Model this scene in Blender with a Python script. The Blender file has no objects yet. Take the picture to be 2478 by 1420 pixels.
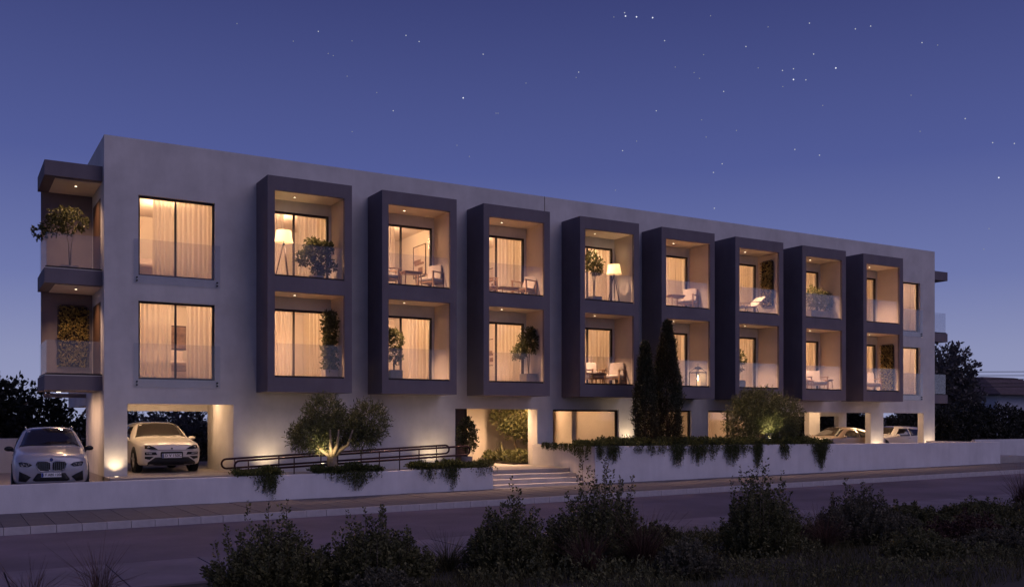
import bpy, bmesh, math, random
import numpy as np
from mathutils import Vector, Matrix, noise
from mathutils.bvhtree import BVHTree

# ------------------------------------------------------------------ camera, sky, afterglow, exposure
SC = bpy.context.scene
COL = SC.collection
R = math.radians
EYE = 1.62
cam = bpy.data.cameras.new('camera')
cam.lens = 33.70; cam.sensor_width = 36.0; cam.shift_y = 0.1247
cam.clip_start = 0.1; cam.clip_end = 9000
co = bpy.data.objects.new('camera', cam); COL.objects.link(co)
co.location = (-3.996, -30.272, EYE); co.rotation_euler = (R(90), 0, R(59.431 - 90))
SC.camera = co

SUN_AZ, SUN_EL = -58.0, 42.0           # afterglow stands in front of the facade, to its right
w = bpy.data.worlds.new('World'); SC.world = w; w.use_nodes = True
nt = w.node_tree; nt.nodes.clear()
def wn(t, **k):
    n = nt.nodes.new(t)
    for a, b in k.items(): setattr(n, a, b)
    return n
out = wn('ShaderNodeOutputWorld'); bg = wn('ShaderNodeBackground')
tc = wn('ShaderNodeTexCoord'); sp = wn('ShaderNodeSeparateXYZ'); rp = wn('ShaderNodeValToRGB')
nt.links.new(tc.outputs['Generated'], sp.inputs[0])
nt.links.new(sp.outputs['Z'], rp.inputs[0])
STOPS = [(0.0, (.325, .350, .545)), (.065, (.268, .295, .500)), (.14, (.158, .190, .425)), (.25, (.084, .108, .322)),
         (.40, (.046, .058, .200)), (.62, (.034, .040, .146)), (1.0, (.024, .027, .108))]
e = rp.color_ramp.elements
e[0].position = 0; e[0].color = (*STOPS[0][1], 1); e[1].position = 1; e[1].color = (*STOPS[-1][1], 1)
for p_, c_ in STOPS[1:-1]:
    q = e.new(p_); q.color = (*c_, 1)
sky = wn('ShaderNodeTexSky', sky_type='NISHITA', sun_disc=False, sun_elevation=R(1.0), sun_rotation=R(90 - SUN_AZ))
mx = wn('ShaderNodeMix', data_type='RGBA'); mx.blend_type = 'ADD'; mx.inputs[0].default_value = 0.004
nt.links.new(rp.outputs[0], mx.inputs[6]); nt.links.new(sky.outputs[0], mx.inputs[7])
nt.links.new(mx.outputs[2], bg.inputs[0]); bg.inputs[1].default_value = 0.95
nt.links.new(bg.outputs[0], out.inputs[0])

sd = bpy.data.lights.new('sun', 'SUN'); sd.energy = 0.58; sd.angle = R(50); sd.color = (.95, .77, .98)
so = bpy.data.objects.new('sun', sd); COL.objects.link(so)
dv = Vector((math.cos(R(SUN_AZ)) * math.cos(R(SUN_EL)), math.sin(R(SUN_AZ)) * math.cos(R(SUN_EL)), math.sin(R(SUN_EL))))
so.rotation_euler = dv.to_track_quat('Z', 'Y').to_euler(); so.location = dv * 60

SC.view_settings.view_transform = 'Standard'; SC.view_settings.look = 'None'
SC.view_settings.gamma = 1; SC.view_settings.use_curve_mapping = False; SC.view_settings.exposure = 0.0
SC.render.engine = 'CYCLES'
SC.cycles.use_denoising = True
SC.cycles.max_bounces = 6; SC.cycles.diffuse_bounces = 4; SC.cycles.glossy_bounces = 3
SC.cycles.transparent_max_bounces = 24; SC.cycles.sample_clamp_indirect = 6
SC.cycles.caustics_reflective = False; SC.cycles.caustics_refractive = False

WARM = (1.0, .59, .325)
BWARM = (1.0, .59, .35)

# ------------------------------------------------------------------ materials
MATS = {}
def mat(name, col, rough=.7, metal=0.0, var=.12, scale=3.0, bump=0.0, bscale=40.0, spec=.3, island=0.0, coat=0.0, streak=0.0, emit=None, estr=0.0):
    if name in MATS: return MATS[name]
    m = bpy.data.materials.new(name); m.use_nodes = True
    t = m.node_tree; b = t.nodes['Principled BSDF']
    b.inputs['Roughness'].default_value = rough; b.inputs['Metallic'].default_value = metal
    b.inputs['Specular IOR Level'].default_value = spec
    b.inputs['Coat Weight'].default_value = coat; b.inputs['Coat Roughness'].default_value = .06
    b.inputs['Base Color'].default_value = (*col, 1)
    src = None
    tcn = t.nodes.new('ShaderNodeTexCoord')
    if var > 0:
        nz = t.nodes.new('ShaderNodeTexNoise'); nz.inputs['Scale'].default_value = scale; nz.inputs['Detail'].default_value = 6
        nz.inputs['Roughness'].default_value = .6
        t.links.new(tcn.outputs['Object'], nz.inputs['Vector'])
        mr = t.nodes.new('ShaderNodeMapRange'); mr.inputs[1].default_value = .3; mr.inputs[2].default_value = .7
        mr.inputs[3].default_value = 1 - var; mr.inputs[4].default_value = 1 + var
        t.links.new(nz.outputs['Fac'], mr.inputs[0])
        src = mr.outputs[0]
    if streak > 0:
        mp = t.nodes.new('ShaderNodeMapping'); mp.inputs['Scale'].default_value = (1.7, 1.7, .35)
        t.links.new(tcn.outputs['Object'], mp.inputs['Vector'])
        n3 = t.nodes.new('ShaderNodeTexNoise'); n3.inputs['Scale'].default_value = 1.6; n3.inputs['Detail'].default_value = 7; n3.inputs['Roughness'].default_value = .7
        t.links.new(mp.outputs[0], n3.inputs['Vector'])
        m3 = t.nodes.new('ShaderNodeMapRange'); m3.inputs[1].default_value = .35; m3.inputs[2].default_value = .72
        m3.inputs[3].default_value = 1 + streak*.3; m3.inputs[4].default_value = 1 - streak
        t.links.new(n3.outputs['Fac'], m3.inputs[0])
        mu = t.nodes.new('ShaderNodeMath'); mu.operation = 'MULTIPLY'
        t.links.new(src, mu.inputs[0]); t.links.new(m3.outputs[0], mu.inputs[1]); src = mu.outputs[0]
    if island > 0:
        g = t.nodes.new('ShaderNodeNewGeometry')
        m2 = t.nodes.new('ShaderNodeMapRange'); m2.inputs[3].default_value = 1 - island; m2.inputs[4].default_value = 1 + island
        t.links.new(g.outputs['Random Per Island'], m2.inputs[0])
        if src:
            mu = t.nodes.new('ShaderNodeMath'); mu.operation = 'MULTIPLY'
            t.links.new(src, mu.inputs[0]); t.links.new(m2.outputs[0], mu.inputs[1]); src = mu.outputs[0]
        else: src = m2.outputs[0]
    if src:
        vm = t.nodes.new('ShaderNodeVectorMath'); vm.operation = 'SCALE'; vm.inputs[0].default_value = col
        t.links.new(src, vm.inputs['Scale']); t.links.new(vm.outputs[0], b.inputs['Base Color'])
    if bump > 0:
        n2 = t.nodes.new('ShaderNodeTexNoise'); n2.inputs['Scale'].default_value = bscale; n2.inputs['Detail'].default_value = 5
        t.links.new(tcn.outputs['Object'], n2.inputs['Vector'])
        bp = t.nodes.new('ShaderNodeBump'); bp.inputs['Strength'].default_value = bump; bp.inputs['Distance'].default_value = .02
        t.links.new(n2.outputs['Fac'], bp.inputs['Height']); t.links.new(bp.outputs[0], b.inputs['Normal'])
    if emit:
        b.inputs['Emission Color'].default_value = (*emit, 1); b.inputs['Emission Strength'].default_value = estr
    MATS[name] = m
    return m
def leafmat(name, col, island=.45, trans=.25, rough=.6):
    if name in MATS: return MATS[name]
    m = bpy.data.materials.new(name); m.use_nodes = True; t = m.node_tree; t.nodes.clear()
    o = t.nodes.new('ShaderNodeOutputMaterial'); pb = t.nodes.new('ShaderNodeBsdfPrincipled'); tr = t.nodes.new('ShaderNodeBsdfTranslucent')
    pb.inputs['Roughness'].default_value = rough; pb.inputs['Specular IOR Level'].default_value = .25
    g = t.nodes.new('ShaderNodeNewGeometry'); r_ = t.nodes.new('ShaderNodeValToRGB')
    r_.color_ramp.elements[0].color = (*[c * (1 - island) for c in col], 1)
    r_.color_ramp.elements[1].color = (*[min(1, c * (1 + island)) * k for c, k in zip(col, (1.15, 1.0, .8))], 1)
    t.links.new(g.outputs['Random Per Island'], r_.inputs[0])
    mi = t.nodes.new('ShaderNodeMixShader'); mi.inputs[0].default_value = trans
    t.links.new(r_.outputs[0], pb.inputs['Base Color']); t.links.new(r_.outputs[0], tr.inputs['Color'])
    t.links.new(pb.outputs[0], mi.inputs[1]); t.links.new(tr.outputs[0], mi.inputs[2]); t.links.new(mi.outputs[0], o.inputs[0])
    MATS[name] = m
    return m
def glassmat(name, tint, base, edge, rough=.02, veil=0.0, vcol=(.7, .7, .75)):
    m = bpy.data.materials.new(name); m.use_nodes = True; t = m.node_tree; t.nodes.clear()
    o = t.nodes.new('ShaderNodeOutputMaterial'); tp = t.nodes.new('ShaderNodeBsdfTransparent'); gl = t.nodes.new('ShaderNodeBsdfGlossy')
    tp.inputs[0].default_value = (*tint, 1); gl.inputs['Roughness'].default_value = rough
    lw = t.nodes.new('ShaderNodeLayerWeight'); lw.inputs[0].default_value = .35
    mr = t.nodes.new('ShaderNodeMapRange'); mr.inputs[3].default_value = base; mr.inputs[4].default_value = edge
    t.links.new(lw.outputs['Fresnel'], mr.inputs[0])
    mi = t.nodes.new('ShaderNodeMixShader')
    t.links.new(mr.outputs[0], mi.inputs[0]); t.links.new(tp.outputs[0], mi.inputs[1]); t.links.new(gl.outputs[0], mi.inputs[2])
    last = mi.outputs[0]
    if veil > 0:
        df = t.nodes.new('ShaderNodeBsdfDiffuse'); df.inputs[0].default_value = (*vcol, 1)
        m2 = t.nodes.new('ShaderNodeMixShader'); m2.inputs[0].default_value = veil
        t.links.new(last, m2.inputs[1]); t.links.new(df.outputs[0], m2.inputs[2]); last = m2.outputs[0]
    t.links.new(last, o.inputs[0])
    MATS[name] = m
    return m
def curtainmat(name, col, tr=.55, clear=.12):
    m = bpy.data.materials.new(name); m.use_nodes = True; t = m.node_tree; t.nodes.clear()
    o = t.nodes.new('ShaderNodeOutputMaterial')
    df = t.nodes.new('ShaderNodeBsdfDiffuse'); tl = t.nodes.new('ShaderNodeBsdfTranslucent'); tp = t.nodes.new('ShaderNodeBsdfTransparent')
    df.inputs[0].default_value = (*col, 1); tl.inputs[0].default_value = (*col, 1)
    a = t.nodes.new('ShaderNodeMixShader'); a.inputs[0].default_value = tr
    b = t.nodes.new('ShaderNodeMixShader')
    lw = t.nodes.new('ShaderNodeLayerWeight'); lw.inputs[0].default_value = .5
    mr = t.nodes.new('ShaderNodeMapRange'); mr.inputs[3].default_value = clear * 1.6; mr.inputs[4].default_value = .02
    t.links.new(lw.outputs['Facing'], mr.inputs[0]); t.links.new(mr.outputs[0], b.inputs[0])
    t.links.new(df.outputs[0], a.inputs[1]); t.links.new(tl.outputs[0], a.inputs[2])
    t.links.new(a.outputs[0], b.inputs[1]); t.links.new(tp.outputs[0], b.inputs[2]); t.links.new(b.outputs[0], o.inputs[0])
    MATS[name] = m
    return m
def emitmat(name, col, s):
    if name in MATS: return MATS[name]
    m = bpy.data.materials.new(name); m.use_nodes = True; t = m.node_tree; t.nodes.clear()
    o = t.nodes.new('ShaderNodeOutputMaterial'); em = t.nodes.new('ShaderNodeEmission')
    em.inputs[0].default_value = (*col, 1); em.inputs[1].default_value = s
    t.links.new(em.outputs[0], o.inputs[0]); MATS[name] = m
    return m

PLASTER = mat('white_plaster', (.57, .55, .54), .85, var=.13, scale=.9, bump=.2, bscale=60, streak=.06)
TAUPE = mat('taupe_render', (.165, .142, .162), .85, var=.10, scale=.9, bump=.2, bscale=60, streak=.10)
BALC = mat('balcony_plaster', (.50, .43, .37), .85, var=.06, scale=1.5, bump=.1, bscale=60)
CEIL = mat('balcony_ceiling', (.78, .70, .60), .9, var=.03)
BFLOOR = mat('pale_bounce_floor', (.72, .66, .58), .6, var=.05)  # unseen balcony floor, made pale to bounce lamp light onto the ceiling
ROOM = mat('room_paint', (.62, .56, .48), .9, var=.03)
ROOMFLOOR = mat('room_floor', (.32, .22, .14), .5, var=.15, scale=5)
FRAME = mat('dark_bronze', (.030, .022, .020), .45, metal=.3, var=.1)
WALLW = mat('garden_wall_render', (.66, .64, .66), .9, var=.10, scale=.8, bump=.25, bscale=45, streak=.09)
FLOORC = mat('forecourt_concrete', (.34, .31, .30), .75, var=.15, scale=1.3, bump=.15)
STEPM = mat('pale_stone', (.46, .43, .42), .75, var=.12, scale=2.5, bump=.1)
ASPH = mat('asphalt', (.175, .138, .168), .85, var=.30, scale=.35, bump=.4, bscale=140)
PAVE = mat('paving_concrete', (.140, .128, .140), .85, var=.2, scale=1.6, bump=.25, bscale=70)
KERBM = mat('kerb_concrete', (.44, .41, .42), .85, var=.22, scale=2.2, bump=.3, bscale=60)
STRIP = mat('concrete_panel', (.21, .175, .205), .85, var=.16, scale=1.1, bump=.25, bscale=70)
SOIL = mat('soil', (.028, .022, .018), .95, var=.4, scale=4, bump=.6, bscale=20)
TERR = mat('dry_ground', (.062, .055, .046), .95, var=.4, scale=.6, bump=.5, bscale=8)
RAILM = mat('dark_rail_metal', (.045, .020, .022), .35, metal=.6, var=.1)
WOOD = mat('teak', (.30, .18, .105), .55, var=.2, scale=8)
WOODD = mat('dark_wood', (.055, .028, .016), .5, var=.2, scale=8)
CUSH = mat('cream_cushion', (.36, .31, .27), .9, var=.06, scale=6)
LINEN = mat('linen', (.55, .47, .42), .9, var=.08, scale=5)
POT = mat('clay_pot', (.20, .17, .16), .8, var=.15, scale=5)
BARK = mat('bark', (.15, .115, .085), .9, var=.35, scale=9, bump=.6, bscale=25)
OLIVEBARK = mat('olive_bark', (.24, .19, .135), .9, var=.35, scale=9, bump=.7, bscale=22)
BLACK = mat('black_plastic', (.012, .012, .014), .45, var=0)
RUB = mat('tyre_rubber', (.015, .015, .016), .8, var=0)
ALU = mat('alloy', (.45, .45, .47), .3, metal=.9, var=0)
PLATE = mat('plate_white', (.72, .72, .74), .5, var=0)
PLATETXT = mat('plate_letter', (.02, .02, .03), .5, var=0)
PLATEBLUE = mat('plate_blue', (.03, .06, .30), .5, var=0)
LENS = mat('lamp_lens', (.02, .02, .024), .22, var=0, spec=.4)
CHROME = mat('chrome', (.6, .6, .62), .15, metal=1, var=0)
CARGLASS = mat('car_glass', (.016, .014, .017), .05, var=0, spec=.8, coat=.4)
PAINTS = mat('pearl_silver_paint', (.37, .37, .42), .35, metal=.2, var=0, coat=.7, spec=.5)
PAINTW = mat('white_paint', (.62, .59, .57), .35, var=0, coat=.7, spec=.5)
PAINTB = mat('champagne_paint', (.33, .25, .19), .35, metal=.1, var=0, coat=.7, spec=.5)
GLASS = glassmat('window_glass', (.95, .95, .95), .04, .22)
GUARD = glassmat('guard_glass', (.95, .95, .96), .035, .28, rough=.03, veil=.012, vcol=(.62, .62, .72))  # diffuse lavender veil imitates the sky's reflection on the guards
CURT = curtainmat('sheer_curtain', (.74, .66, .56))
DL = emitmat('downlight_glow', (1, .80, .55), 5)
UPG = emitmat('uplight_glow', (1, .80, .52), 6)
STRIPG = emitmat('strip_glow', (1, .74, .42), 16)
SHADE = None

# ------------------------------------------------------------------ mesh builder
class MB:
    def __init__(s): s.v = []; s.f = []; s.m = []
    def add(s, vs, fs, mi=0):
        o = len(s.v); s.v += [tuple(p) for p in vs]
        for f in fs: s.f.append(tuple(i + o for i in f)); s.m.append(mi)
        return s
    def box(s, x0, x1, y0, y1, z0, z1, mi=0):
        v = [(x0,y0,z0),(x1,y0,z0),(x1,y1,z0),(x0,y1,z0),(x0,y0,z1),(x1,y0,z1),(x1,y1,z1),(x0,y1,z1)]
        return s.add(v, [(0,3,2,1),(4,5,6,7),(0,1,5,4),(1,2,6,5),(2,3,7,6),(3,0,4,7)], mi)
    def hexa(s, v, mi=0):          # eight corners, bottom ring then top ring
        return s.add(v, [(0,3,2,1),(4,5,6,7),(0,1,5,4),(1,2,6,5),(2,3,7,6),(3,0,4,7)], mi)
    def tube(s, pts, rad, n=8, cap=True, mi=0):
        pts = [Vector(p) for p in pts]
        rs = rad if isinstance(rad, (list, tuple)) else [rad] * len(pts)
        o = len(s.v); up = Vector((0, 0, 1)); prev = None
        for i, p in enumerate(pts):
            d = (pts[min(i+1, len(pts)-1)] - pts[max(i-1, 0)])
            d = d.normalized() if d.length > 1e-9 else Vector((0,0,1))
            if prev is None:
                a = d.cross(up)
                if a.length < 1e-3: a = d.cross(Vector((1, 0, 0)))
            else:
                a = prev - d * prev.dot(d)
                if a.length < 1e-4: a = d.cross(up)
            a.normalize(); b = d.cross(a); prev = a
            for k in range(n):
                t = 2 * math.pi * k / n
                s.v.append(tuple(p + (a * math.cos(t) + b * math.sin(t)) * rs[i]))
        for i in range(len(pts) - 1):
            for k in range(n):
                s.f.append((o+i*n+k, o+i*n+(k+1) % n, o+(i+1)*n+(k+1) % n, o+(i+1)*n+k)); s.m.append(mi)
        if cap:
            s.f.append(tuple(o + k for k in range(n))[::-1]); s.m.append(mi)
            l = o + (len(pts)-1)*n
            s.f.append(tuple(l + k for k in range(n))); s.m.append(mi)
        return s
    def lathe(s, prof, c=(0,0,0), n=20, axis='z', cap=True, mi=0):
        o = len(s.v)
        for r_, h in prof:
            for k in range(n):
                t = 2*math.pi*k/n
                a, b = r_*math.cos(t), r_*math.sin(t)
                p = (a, b, h) if axis == 'z' else ((h, a, b) if axis == 'x' else (b, h, a))
                s.v.append((p[0]+c[0], p[1]+c[1], p[2]+c[2]))
        for i in range(len(prof)-1):
            for k in range(n):
                s.f.append((o+i*n+k, o+i*n+(k+1) % n, o+(i+1)*n+(k+1) % n, o+(i+1)*n+k)); s.m.append(mi)
        if cap:
            s.f.append(tuple(o+k for k in range(n))[::-1]); s.m.append(mi)
            l = o+(len(prof)-1)*n
            s.f.append(tuple(l+k for k in range(n))); s.m.append(mi)
        return s
    def ball(s, c, r_, n=10, mi=0):
        rx, ry, rz = r_ if isinstance(r_, (tuple, list)) else (r_,)*3
        m_ = max(4, n//2+1); o = len(s.v)
        for i in range(m_+1):
            ph = math.pi*i/m_
            for k in range(n):
                t = 2*math.pi*k/n
                s.v.append((c[0]+rx*math.sin(ph)*math.cos(t), c[1]+ry*math.sin(ph)*math.sin(t), c[2]+rz*math.cos(ph)))
        for i in range(m_):
            for k in range(n):
                s.f.append((o+i*n+k, o+(i+1)*n+k, o+(i+1)*n+(k+1) % n, o+i*n+(k+1) % n)); s.m.append(mi)
        return s
    def mesh(s, name, mats, smooth=False):
        me = bpy.data.meshes.new(name); me.from_pydata(s.v, [], s.f)
        if not isinstance(mats, (list, tuple)): mats = [mats]
        for m_ in mats: me.materials.append(m_)
        if len(mats) > 1: me.polygons.foreach_set('material_index', s.m)
        if smooth: me.polygons.foreach_set('use_smooth', [True]*len(s.f))
        me.update(); return me
    def build(s, name, mats, parent=None, smooth=False, bevel=0.0, loc=None, rot=None):
        o = bpy.data.objects.new(name, s.mesh(name, mats, smooth)); COL.objects.link(o)
        if parent: o.parent = parent
        if loc: o.location = loc
        if rot: o.rotation_euler = rot
        if bevel:
            b = o.modifiers.new('bevel', 'BEVEL'); b.width = bevel; b.segments = 2; b.limit_method = 'ANGLE'; b.angle_limit = R(40)
            b.harden_normals = False
        return o
def tag(o, label=None, cat=None, group=None, kind=None):
    if label: o['label'] = label
    if cat: o['category'] = cat
    if group: o['group'] = group
    if kind: o['kind'] = kind
    return o
def thing(name, label, cat, loc=(0,0,0), rotz=0.0, group=None):
    o = bpy.data.objects.new(name, None); COL.objects.link(o); o.empty_display_size = .2
    o.location = loc; o.rotation_euler = (0, 0, rotz)
    return tag(o, label, cat, group)
def struct(name, parent=None):
    o = bpy.data.objects.new(name, None); COL.objects.link(o); o['kind'] = 'structure'
    if parent: o.parent = parent
    return o
def mobj(name, me, parent=None, loc=None, rot=None):
    o = bpy.data.objects.new(name, me); COL.objects.link(o)
    if parent: o.parent = parent
    if loc: o.location = loc
    if rot: o.rotation_euler = rot
    return o
def light(name, kind, loc, power, color=WARM, size=.1, aim=None, angle=120, blend=.8, parent=None):
    d = bpy.data.lights.new(name, kind); d.energy = power; d.color = color
    if kind == 'SPOT': d.spot_size = R(angle); d.spot_blend = blend; d.shadow_soft_size = size
    elif kind == 'POINT': d.shadow_soft_size = size
    o = bpy.data.objects.new(name, d); COL.objects.link(o); o.location = loc
    if aim: o.rotation_euler = Vector(aim).to_track_quat('-Z', 'Y').to_euler()
    if parent: o.parent = parent
    return o
def wallgrid(mb, x0, x1, z0, z1, y0, y1, holes, mi=0, extra=()):
    xs = sorted(set([x0, x1] + [h[0] for h in holes] + [h[1] for h in holes] + list(extra)))
    zs = sorted(set([z0, z1] + [h[2] for h in holes] + [h[3] for h in holes]))
    xs = [x for x in xs if x0 <= x <= x1]; zs = [z for z in zs if z0 <= z <= z1]
    def solid(i, j):
        if i < 0 or j < 0 or i >= len(xs)-1 or j >= len(zs)-1: return False
        cx, cz = (xs[i]+xs[i+1])/2, (zs[j]+zs[j+1])/2
        return not any(h[0] < cx < h[1] and h[2] < cz < h[3] for h in holes)
    vid = {}
    def V(i, j, k):
        if (i, j, k) not in vid:
            vid[(i, j, k)] = len(mb.v); mb.v.append((xs[i], y0 if k == 0 else y1, zs[j]))
        return vid[(i, j, k)]
    def F(*a): mb.f.append(a); mb.m.append(mi)
    for i in range(len(xs)-1):
        for j in range(len(zs)-1):
            if not solid(i, j): continue
            F(V(i,j,0), V(i+1,j,0), V(i+1,j+1,0), V(i,j+1,0)); F(V(i,j,1), V(i,j+1,1), V(i+1,j+1,1), V(i+1,j,1))
            if not solid(i-1, j): F(V(i,j,0), V(i,j+1,0), V(i,j+1,1), V(i,j,1))
            if not solid(i+1, j): F(V(i+1,j,0), V(i+1,j,1), V(i+1,j+1,1), V(i+1,j+1,0))
            if not solid(i, j-1): F(V(i,j,0), V(i,j,1), V(i+1,j,1), V(i+1,j,0))
            if not solid(i, j+1): F(V(i,j+1,0), V(i+1,j+1,0), V(i+1,j+1,1), V(i,j+1,1))
    return mb
def zr(x): return -0.78 + 0.0083 * (x + 3)      # the road climbs gently along the facade

# ------------------------------------------------------------------ sky: stars
skyo = struct('sky')
STARS = [(40.56,19.31,3),(43.48,19.47,2),(42.87,19.5,2),(42.87,18.95,3),(42.19,18.87,2),(41.99,21.71,2),(41.76,20.14,2),(39.51,21.14,2),(38.7,21.18,2),(36.05,20.02,2),(45.53,20.87,2),(46.8,18.64,2),(47.81,16.27,1),(46.07,16.52,1),(46.89,14.76,2),(47.39,14.31,2),(42.8,15.27,2),(41.45,14.86,2),(33.9,15.98,2),(36.15,15.6,1),(32.57,14.61,2),(31.54,14.44,2),(32.28,12.81,3),(36.61,17.49,1),(47.55,22.58,1),(44.28,21.75,1),(44.84,19.72,1),(41.27,17.46,1),(43.46,18.64,1),(70.79,21.83,2),(65.65,21.9,2),(64.87,21.61,2),(62.24,18.7,3),(66.41,17.9,2),(61.04,21.03,2),(52.52,22.86,3),(51.87,22.79,3),(50.92,22.7,3),(50.22,21.49,2),(55.31,20.05,2),(50.71,17.83,2),(52.57,23.03,2),(52.7,15.73,2),(51.87,16.23,1),(47.34,12.32,2),(68.83,21.47,1),(70.22,20.74,1),(53.21,22.84,1),(55.46,19.77,1),(58.47,19.51,1),(60.15,17.89,1),(62.61,16.11,1),(48.5,19.74,1),(48.19,19.42,1),(47.95,20.63,1),(75.4,21.84,1),(72.23,21.23,1),(53.13,13.54,1),(61.87,15.5,1),(35.26,19.79,1),(69.93,20.65,1),(69.12,19.62,1),(48.07,17.21,1),(49.6,20.09,1),(67.38,18.84,1),(60.27,17.89,1),(68.83,16.67,1),(33.0,9.19,1),(32.75,10.24,1)]
STM = {k: emitmat('star_light_%d' % k, (.85, .88, 1), s) for k, s in ((1, .30), (2, .55), (3, 1.0))}
smesh = {k: MB().ball((0,0,0), r_, 8).mesh('star', STM[k], True) for k, r_ in ((1, 2.8), (2, 3.4), (3, 4.2))}
for az, el, k in STARS:
    d = 6000
    mobj('star', smesh[k], skyo, (d*math.cos(R(az))*math.cos(R(el)), d*math.sin(R(az))*math.cos(R(el)), d*math.sin(R(el))))

# ------------------------------------------------------------------ ground, road, pavement
g = MB(); X0, X1 = -500, 700
g.add([(X0,-400,zr(X0)-.06),(X1,-400,zr(X1)-.06),(X1,700,zr(X1)-.06),(X0,700,zr(X0)-.06)], [(0,1,2,3)])
o = g.build('ground', TERR); o['kind'] = 'structure'
g = MB()
for i in range(-30, 60):
    a, b = i*2.0, i*2.0+2
    g.add([(a,-13,zr(a)),(b,-13,zr(b)),(b,-7.5,zr(b)),(a,-7.5,zr(a))], [(0,1,2,3)])
o = g.build('road', ASPH); o['kind'] = 'structure'
rnd = random.Random(4)
kerb = struct('kerb'); pav = struct('pavement')
KL = .505
kme = MB().box(.006, KL-.006, -.14, 0, -.30, 0).mesh('kerb_stone', KERBM)
kme2 = MB().box(.006, KL-.005, -.14, 0, -.30, -.003).mesh('kerb_stone', KERBM)
sme = MB().box(.006, KL-.006, 0, 3.36, -.25, 0).mesh('paving_slab', PAVE)
for i in range(-14, 100):
    x = -2.95 + i*KL
    a = math.atan(.0083)
    o = mobj('kerb_stone', rnd.choice((kme, kme2)), kerb, (x, -7.36 + rnd.uniform(-.004, .004), zr(x)+.16), (0, -a, 0))
    o = mobj('paving_slab', sme, pav, (x, -7.358, zr(x)+.157 + rnd.uniform(-.003, .003)), (0, -a, 0))
bed = MB()
for i in range(-5, 26):
    a, b = i*2.0, i*2.0+2
    bed.add([(a,-7.45,zr(a)+.10),(b,-7.45,zr(b)+.10),(b,-3.9,zr(b)+.10),(a,-3.9,zr(a)+.10)], [(0,1,2,3)])
bed.build('joint_mortar', mat('joint_mortar', (.035, .03, .035), .95, var=.2), pav)
near = struct('concrete_strip')
stp = 1.5
for i in range(-6, 22):
    x = -3.2 + i*stp
    m_ = MB(); zz = [zr(x)+.004, zr(x+stp)+.004]
    for k in range(2):
        pass
    m_.hexa([(0.012,-15.6,zz[0]-.12),(stp-.012,-15.6,zz[1]-.12),(stp-.012,-13.02,zz[1]-.12),(0.012,-13.02,zz[0]-.12),
             (0.012,-15.6,zz[0]),(stp-.012,-15.6,zz[1]),(stp-.012,-13.02,zz[1]),(0.012,-13.02,zz[0])])
    m_.build('concrete_panel', STRIP, near, loc=(x, 0, rnd.uniform(-.003, .003)))
# forecourt: the level round the building
fc = MB()
fc.box(-9, 0.0, -3.79, 9.5, -1.2, -.25)
fc.box(.0, 10.83, -1.2, 9.5, -1.2, 0.0)
fc.box(10.83, 14.76, -2.5, 9.5, -1.2, -.001)
fc.box(14.76, 27.0, 0, 9.5, -1.2, 0.0)
fc.box(27.0, 39.9, -3.79, 9.5, -1.2, -.002)
o = fc.build('forecourt', FLOORC); o['kind'] = 'structure'
rmp = MB().hexa([(3.2,-2.95,-1),(10.83,-2.95,-1),(10.83,-1.2,-1),(3.2,-1.2,-1),(3.2,-2.95,-.34),(10.83,-2.95,-.004),(10.83,-1.2,-.004),(3.2,-1.2,-.34)])
o = rmp.build('ramp', FLOORC); o['kind'] = 'structure'
st = struct('steps')
for k in range(4):
    y1 = -2.5 - .4*k
    MB().box(10.86, 14.755, y1-.4, y1, -1.1, max(-.515, -.14*(k+1))).build('step', STEPM, st, bevel=.008)
# planted verge on the camera's side of the road
vg = MB(); nx, ny = 60, 26
VX = np.linspace(-16, 40, nx); VY = np.linspace(-15.61, -34, ny)
def vz(x, y):
    t = min(1, max(0, (-15.61 - y)/1.2))
    return zr(x) - .03 + t*(.05 + .10*noise.noise(Vector((x*.35, y*.35, 0))) + .05*noise.noise(Vector((x*1.1, y*1.1, 3))))
for j in range(ny):
    for i in range(nx): vg.v.append((VX[i], VY[j], vz(VX[i], VY[j])))
for j in range(ny-1):
    for i in range(nx-1): vg.f.append((j*nx+i, (j+1)*nx+i, (j+1)*nx+i+1, j*nx+i+1)); vg.m.append(0)
o = vg.build('planted_verge', TERR, smooth=True); o['kind'] = 'structure'

# ------------------------------------------------------------------ garden walls along the pavement
def slopewall(name, label, xa, xb, y0, y1, za, zb, group=None):
    n = 12; m_ = MB()
    v = []
    for zt in (0, 1):
        pass
    m_.hexa([(xa,y0,zr(xa)-.3),(xb,y0,zr(xb)-.3),(xb,y1,zr(xb)-.3),(xa,y1,zr(xa)-.3),(xa,y0,za),(xb,y0,zb),(xb,y1,zb),(xa,y1,za)])
    o = m_.build(name, WALLW, bevel=.012)
    return tag(o, label, 'wall', group)
slopewall('garden_wall', 'low pale rendered wall below the parked cars and ramp, ending at the steps', -9.2, 10.83, -4.0, -3.8, .02, .18)
rw = thing('planter_wall', 'long pale rendered planter wall with trailing plants beside the steps', 'wall', (14.76, -4, zr(14.76)))
def rel(o, p): o.parent = p; o.matrix_parent_inverse = p.matrix_basis.inverted(); return o
m_ = MB(); xa, xb = 14.76, 37.35
m_.hexa([(xa,-4,zr(xa)-.3),(xb,-4,zr(xb)-.3),(xb,-3.8,zr(xb)-.3),(xa,-3.8,zr(xa)-.3),(xa,-4,.78),(xb,-4,.68),(xb,-3.8,.68),(xa,-3.8,.78)])
rel(m_.build('front_wall', WALLW, bevel=.012), rw)
rel(MB().box(14.76, 14.96, -3.797, 0.0, -.9, .779).build('return_wall', WALLW, bevel=.012), rw)
rel(MB().box(27.0, 27.2, -3.797, 0.0, -.9, .70).build('return_wall', WALLW), rw)
rel(MB().box(37.15, 37.35, -3.797, -.3, -.9, .679).build('return_wall', WALLW), rw)
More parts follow.
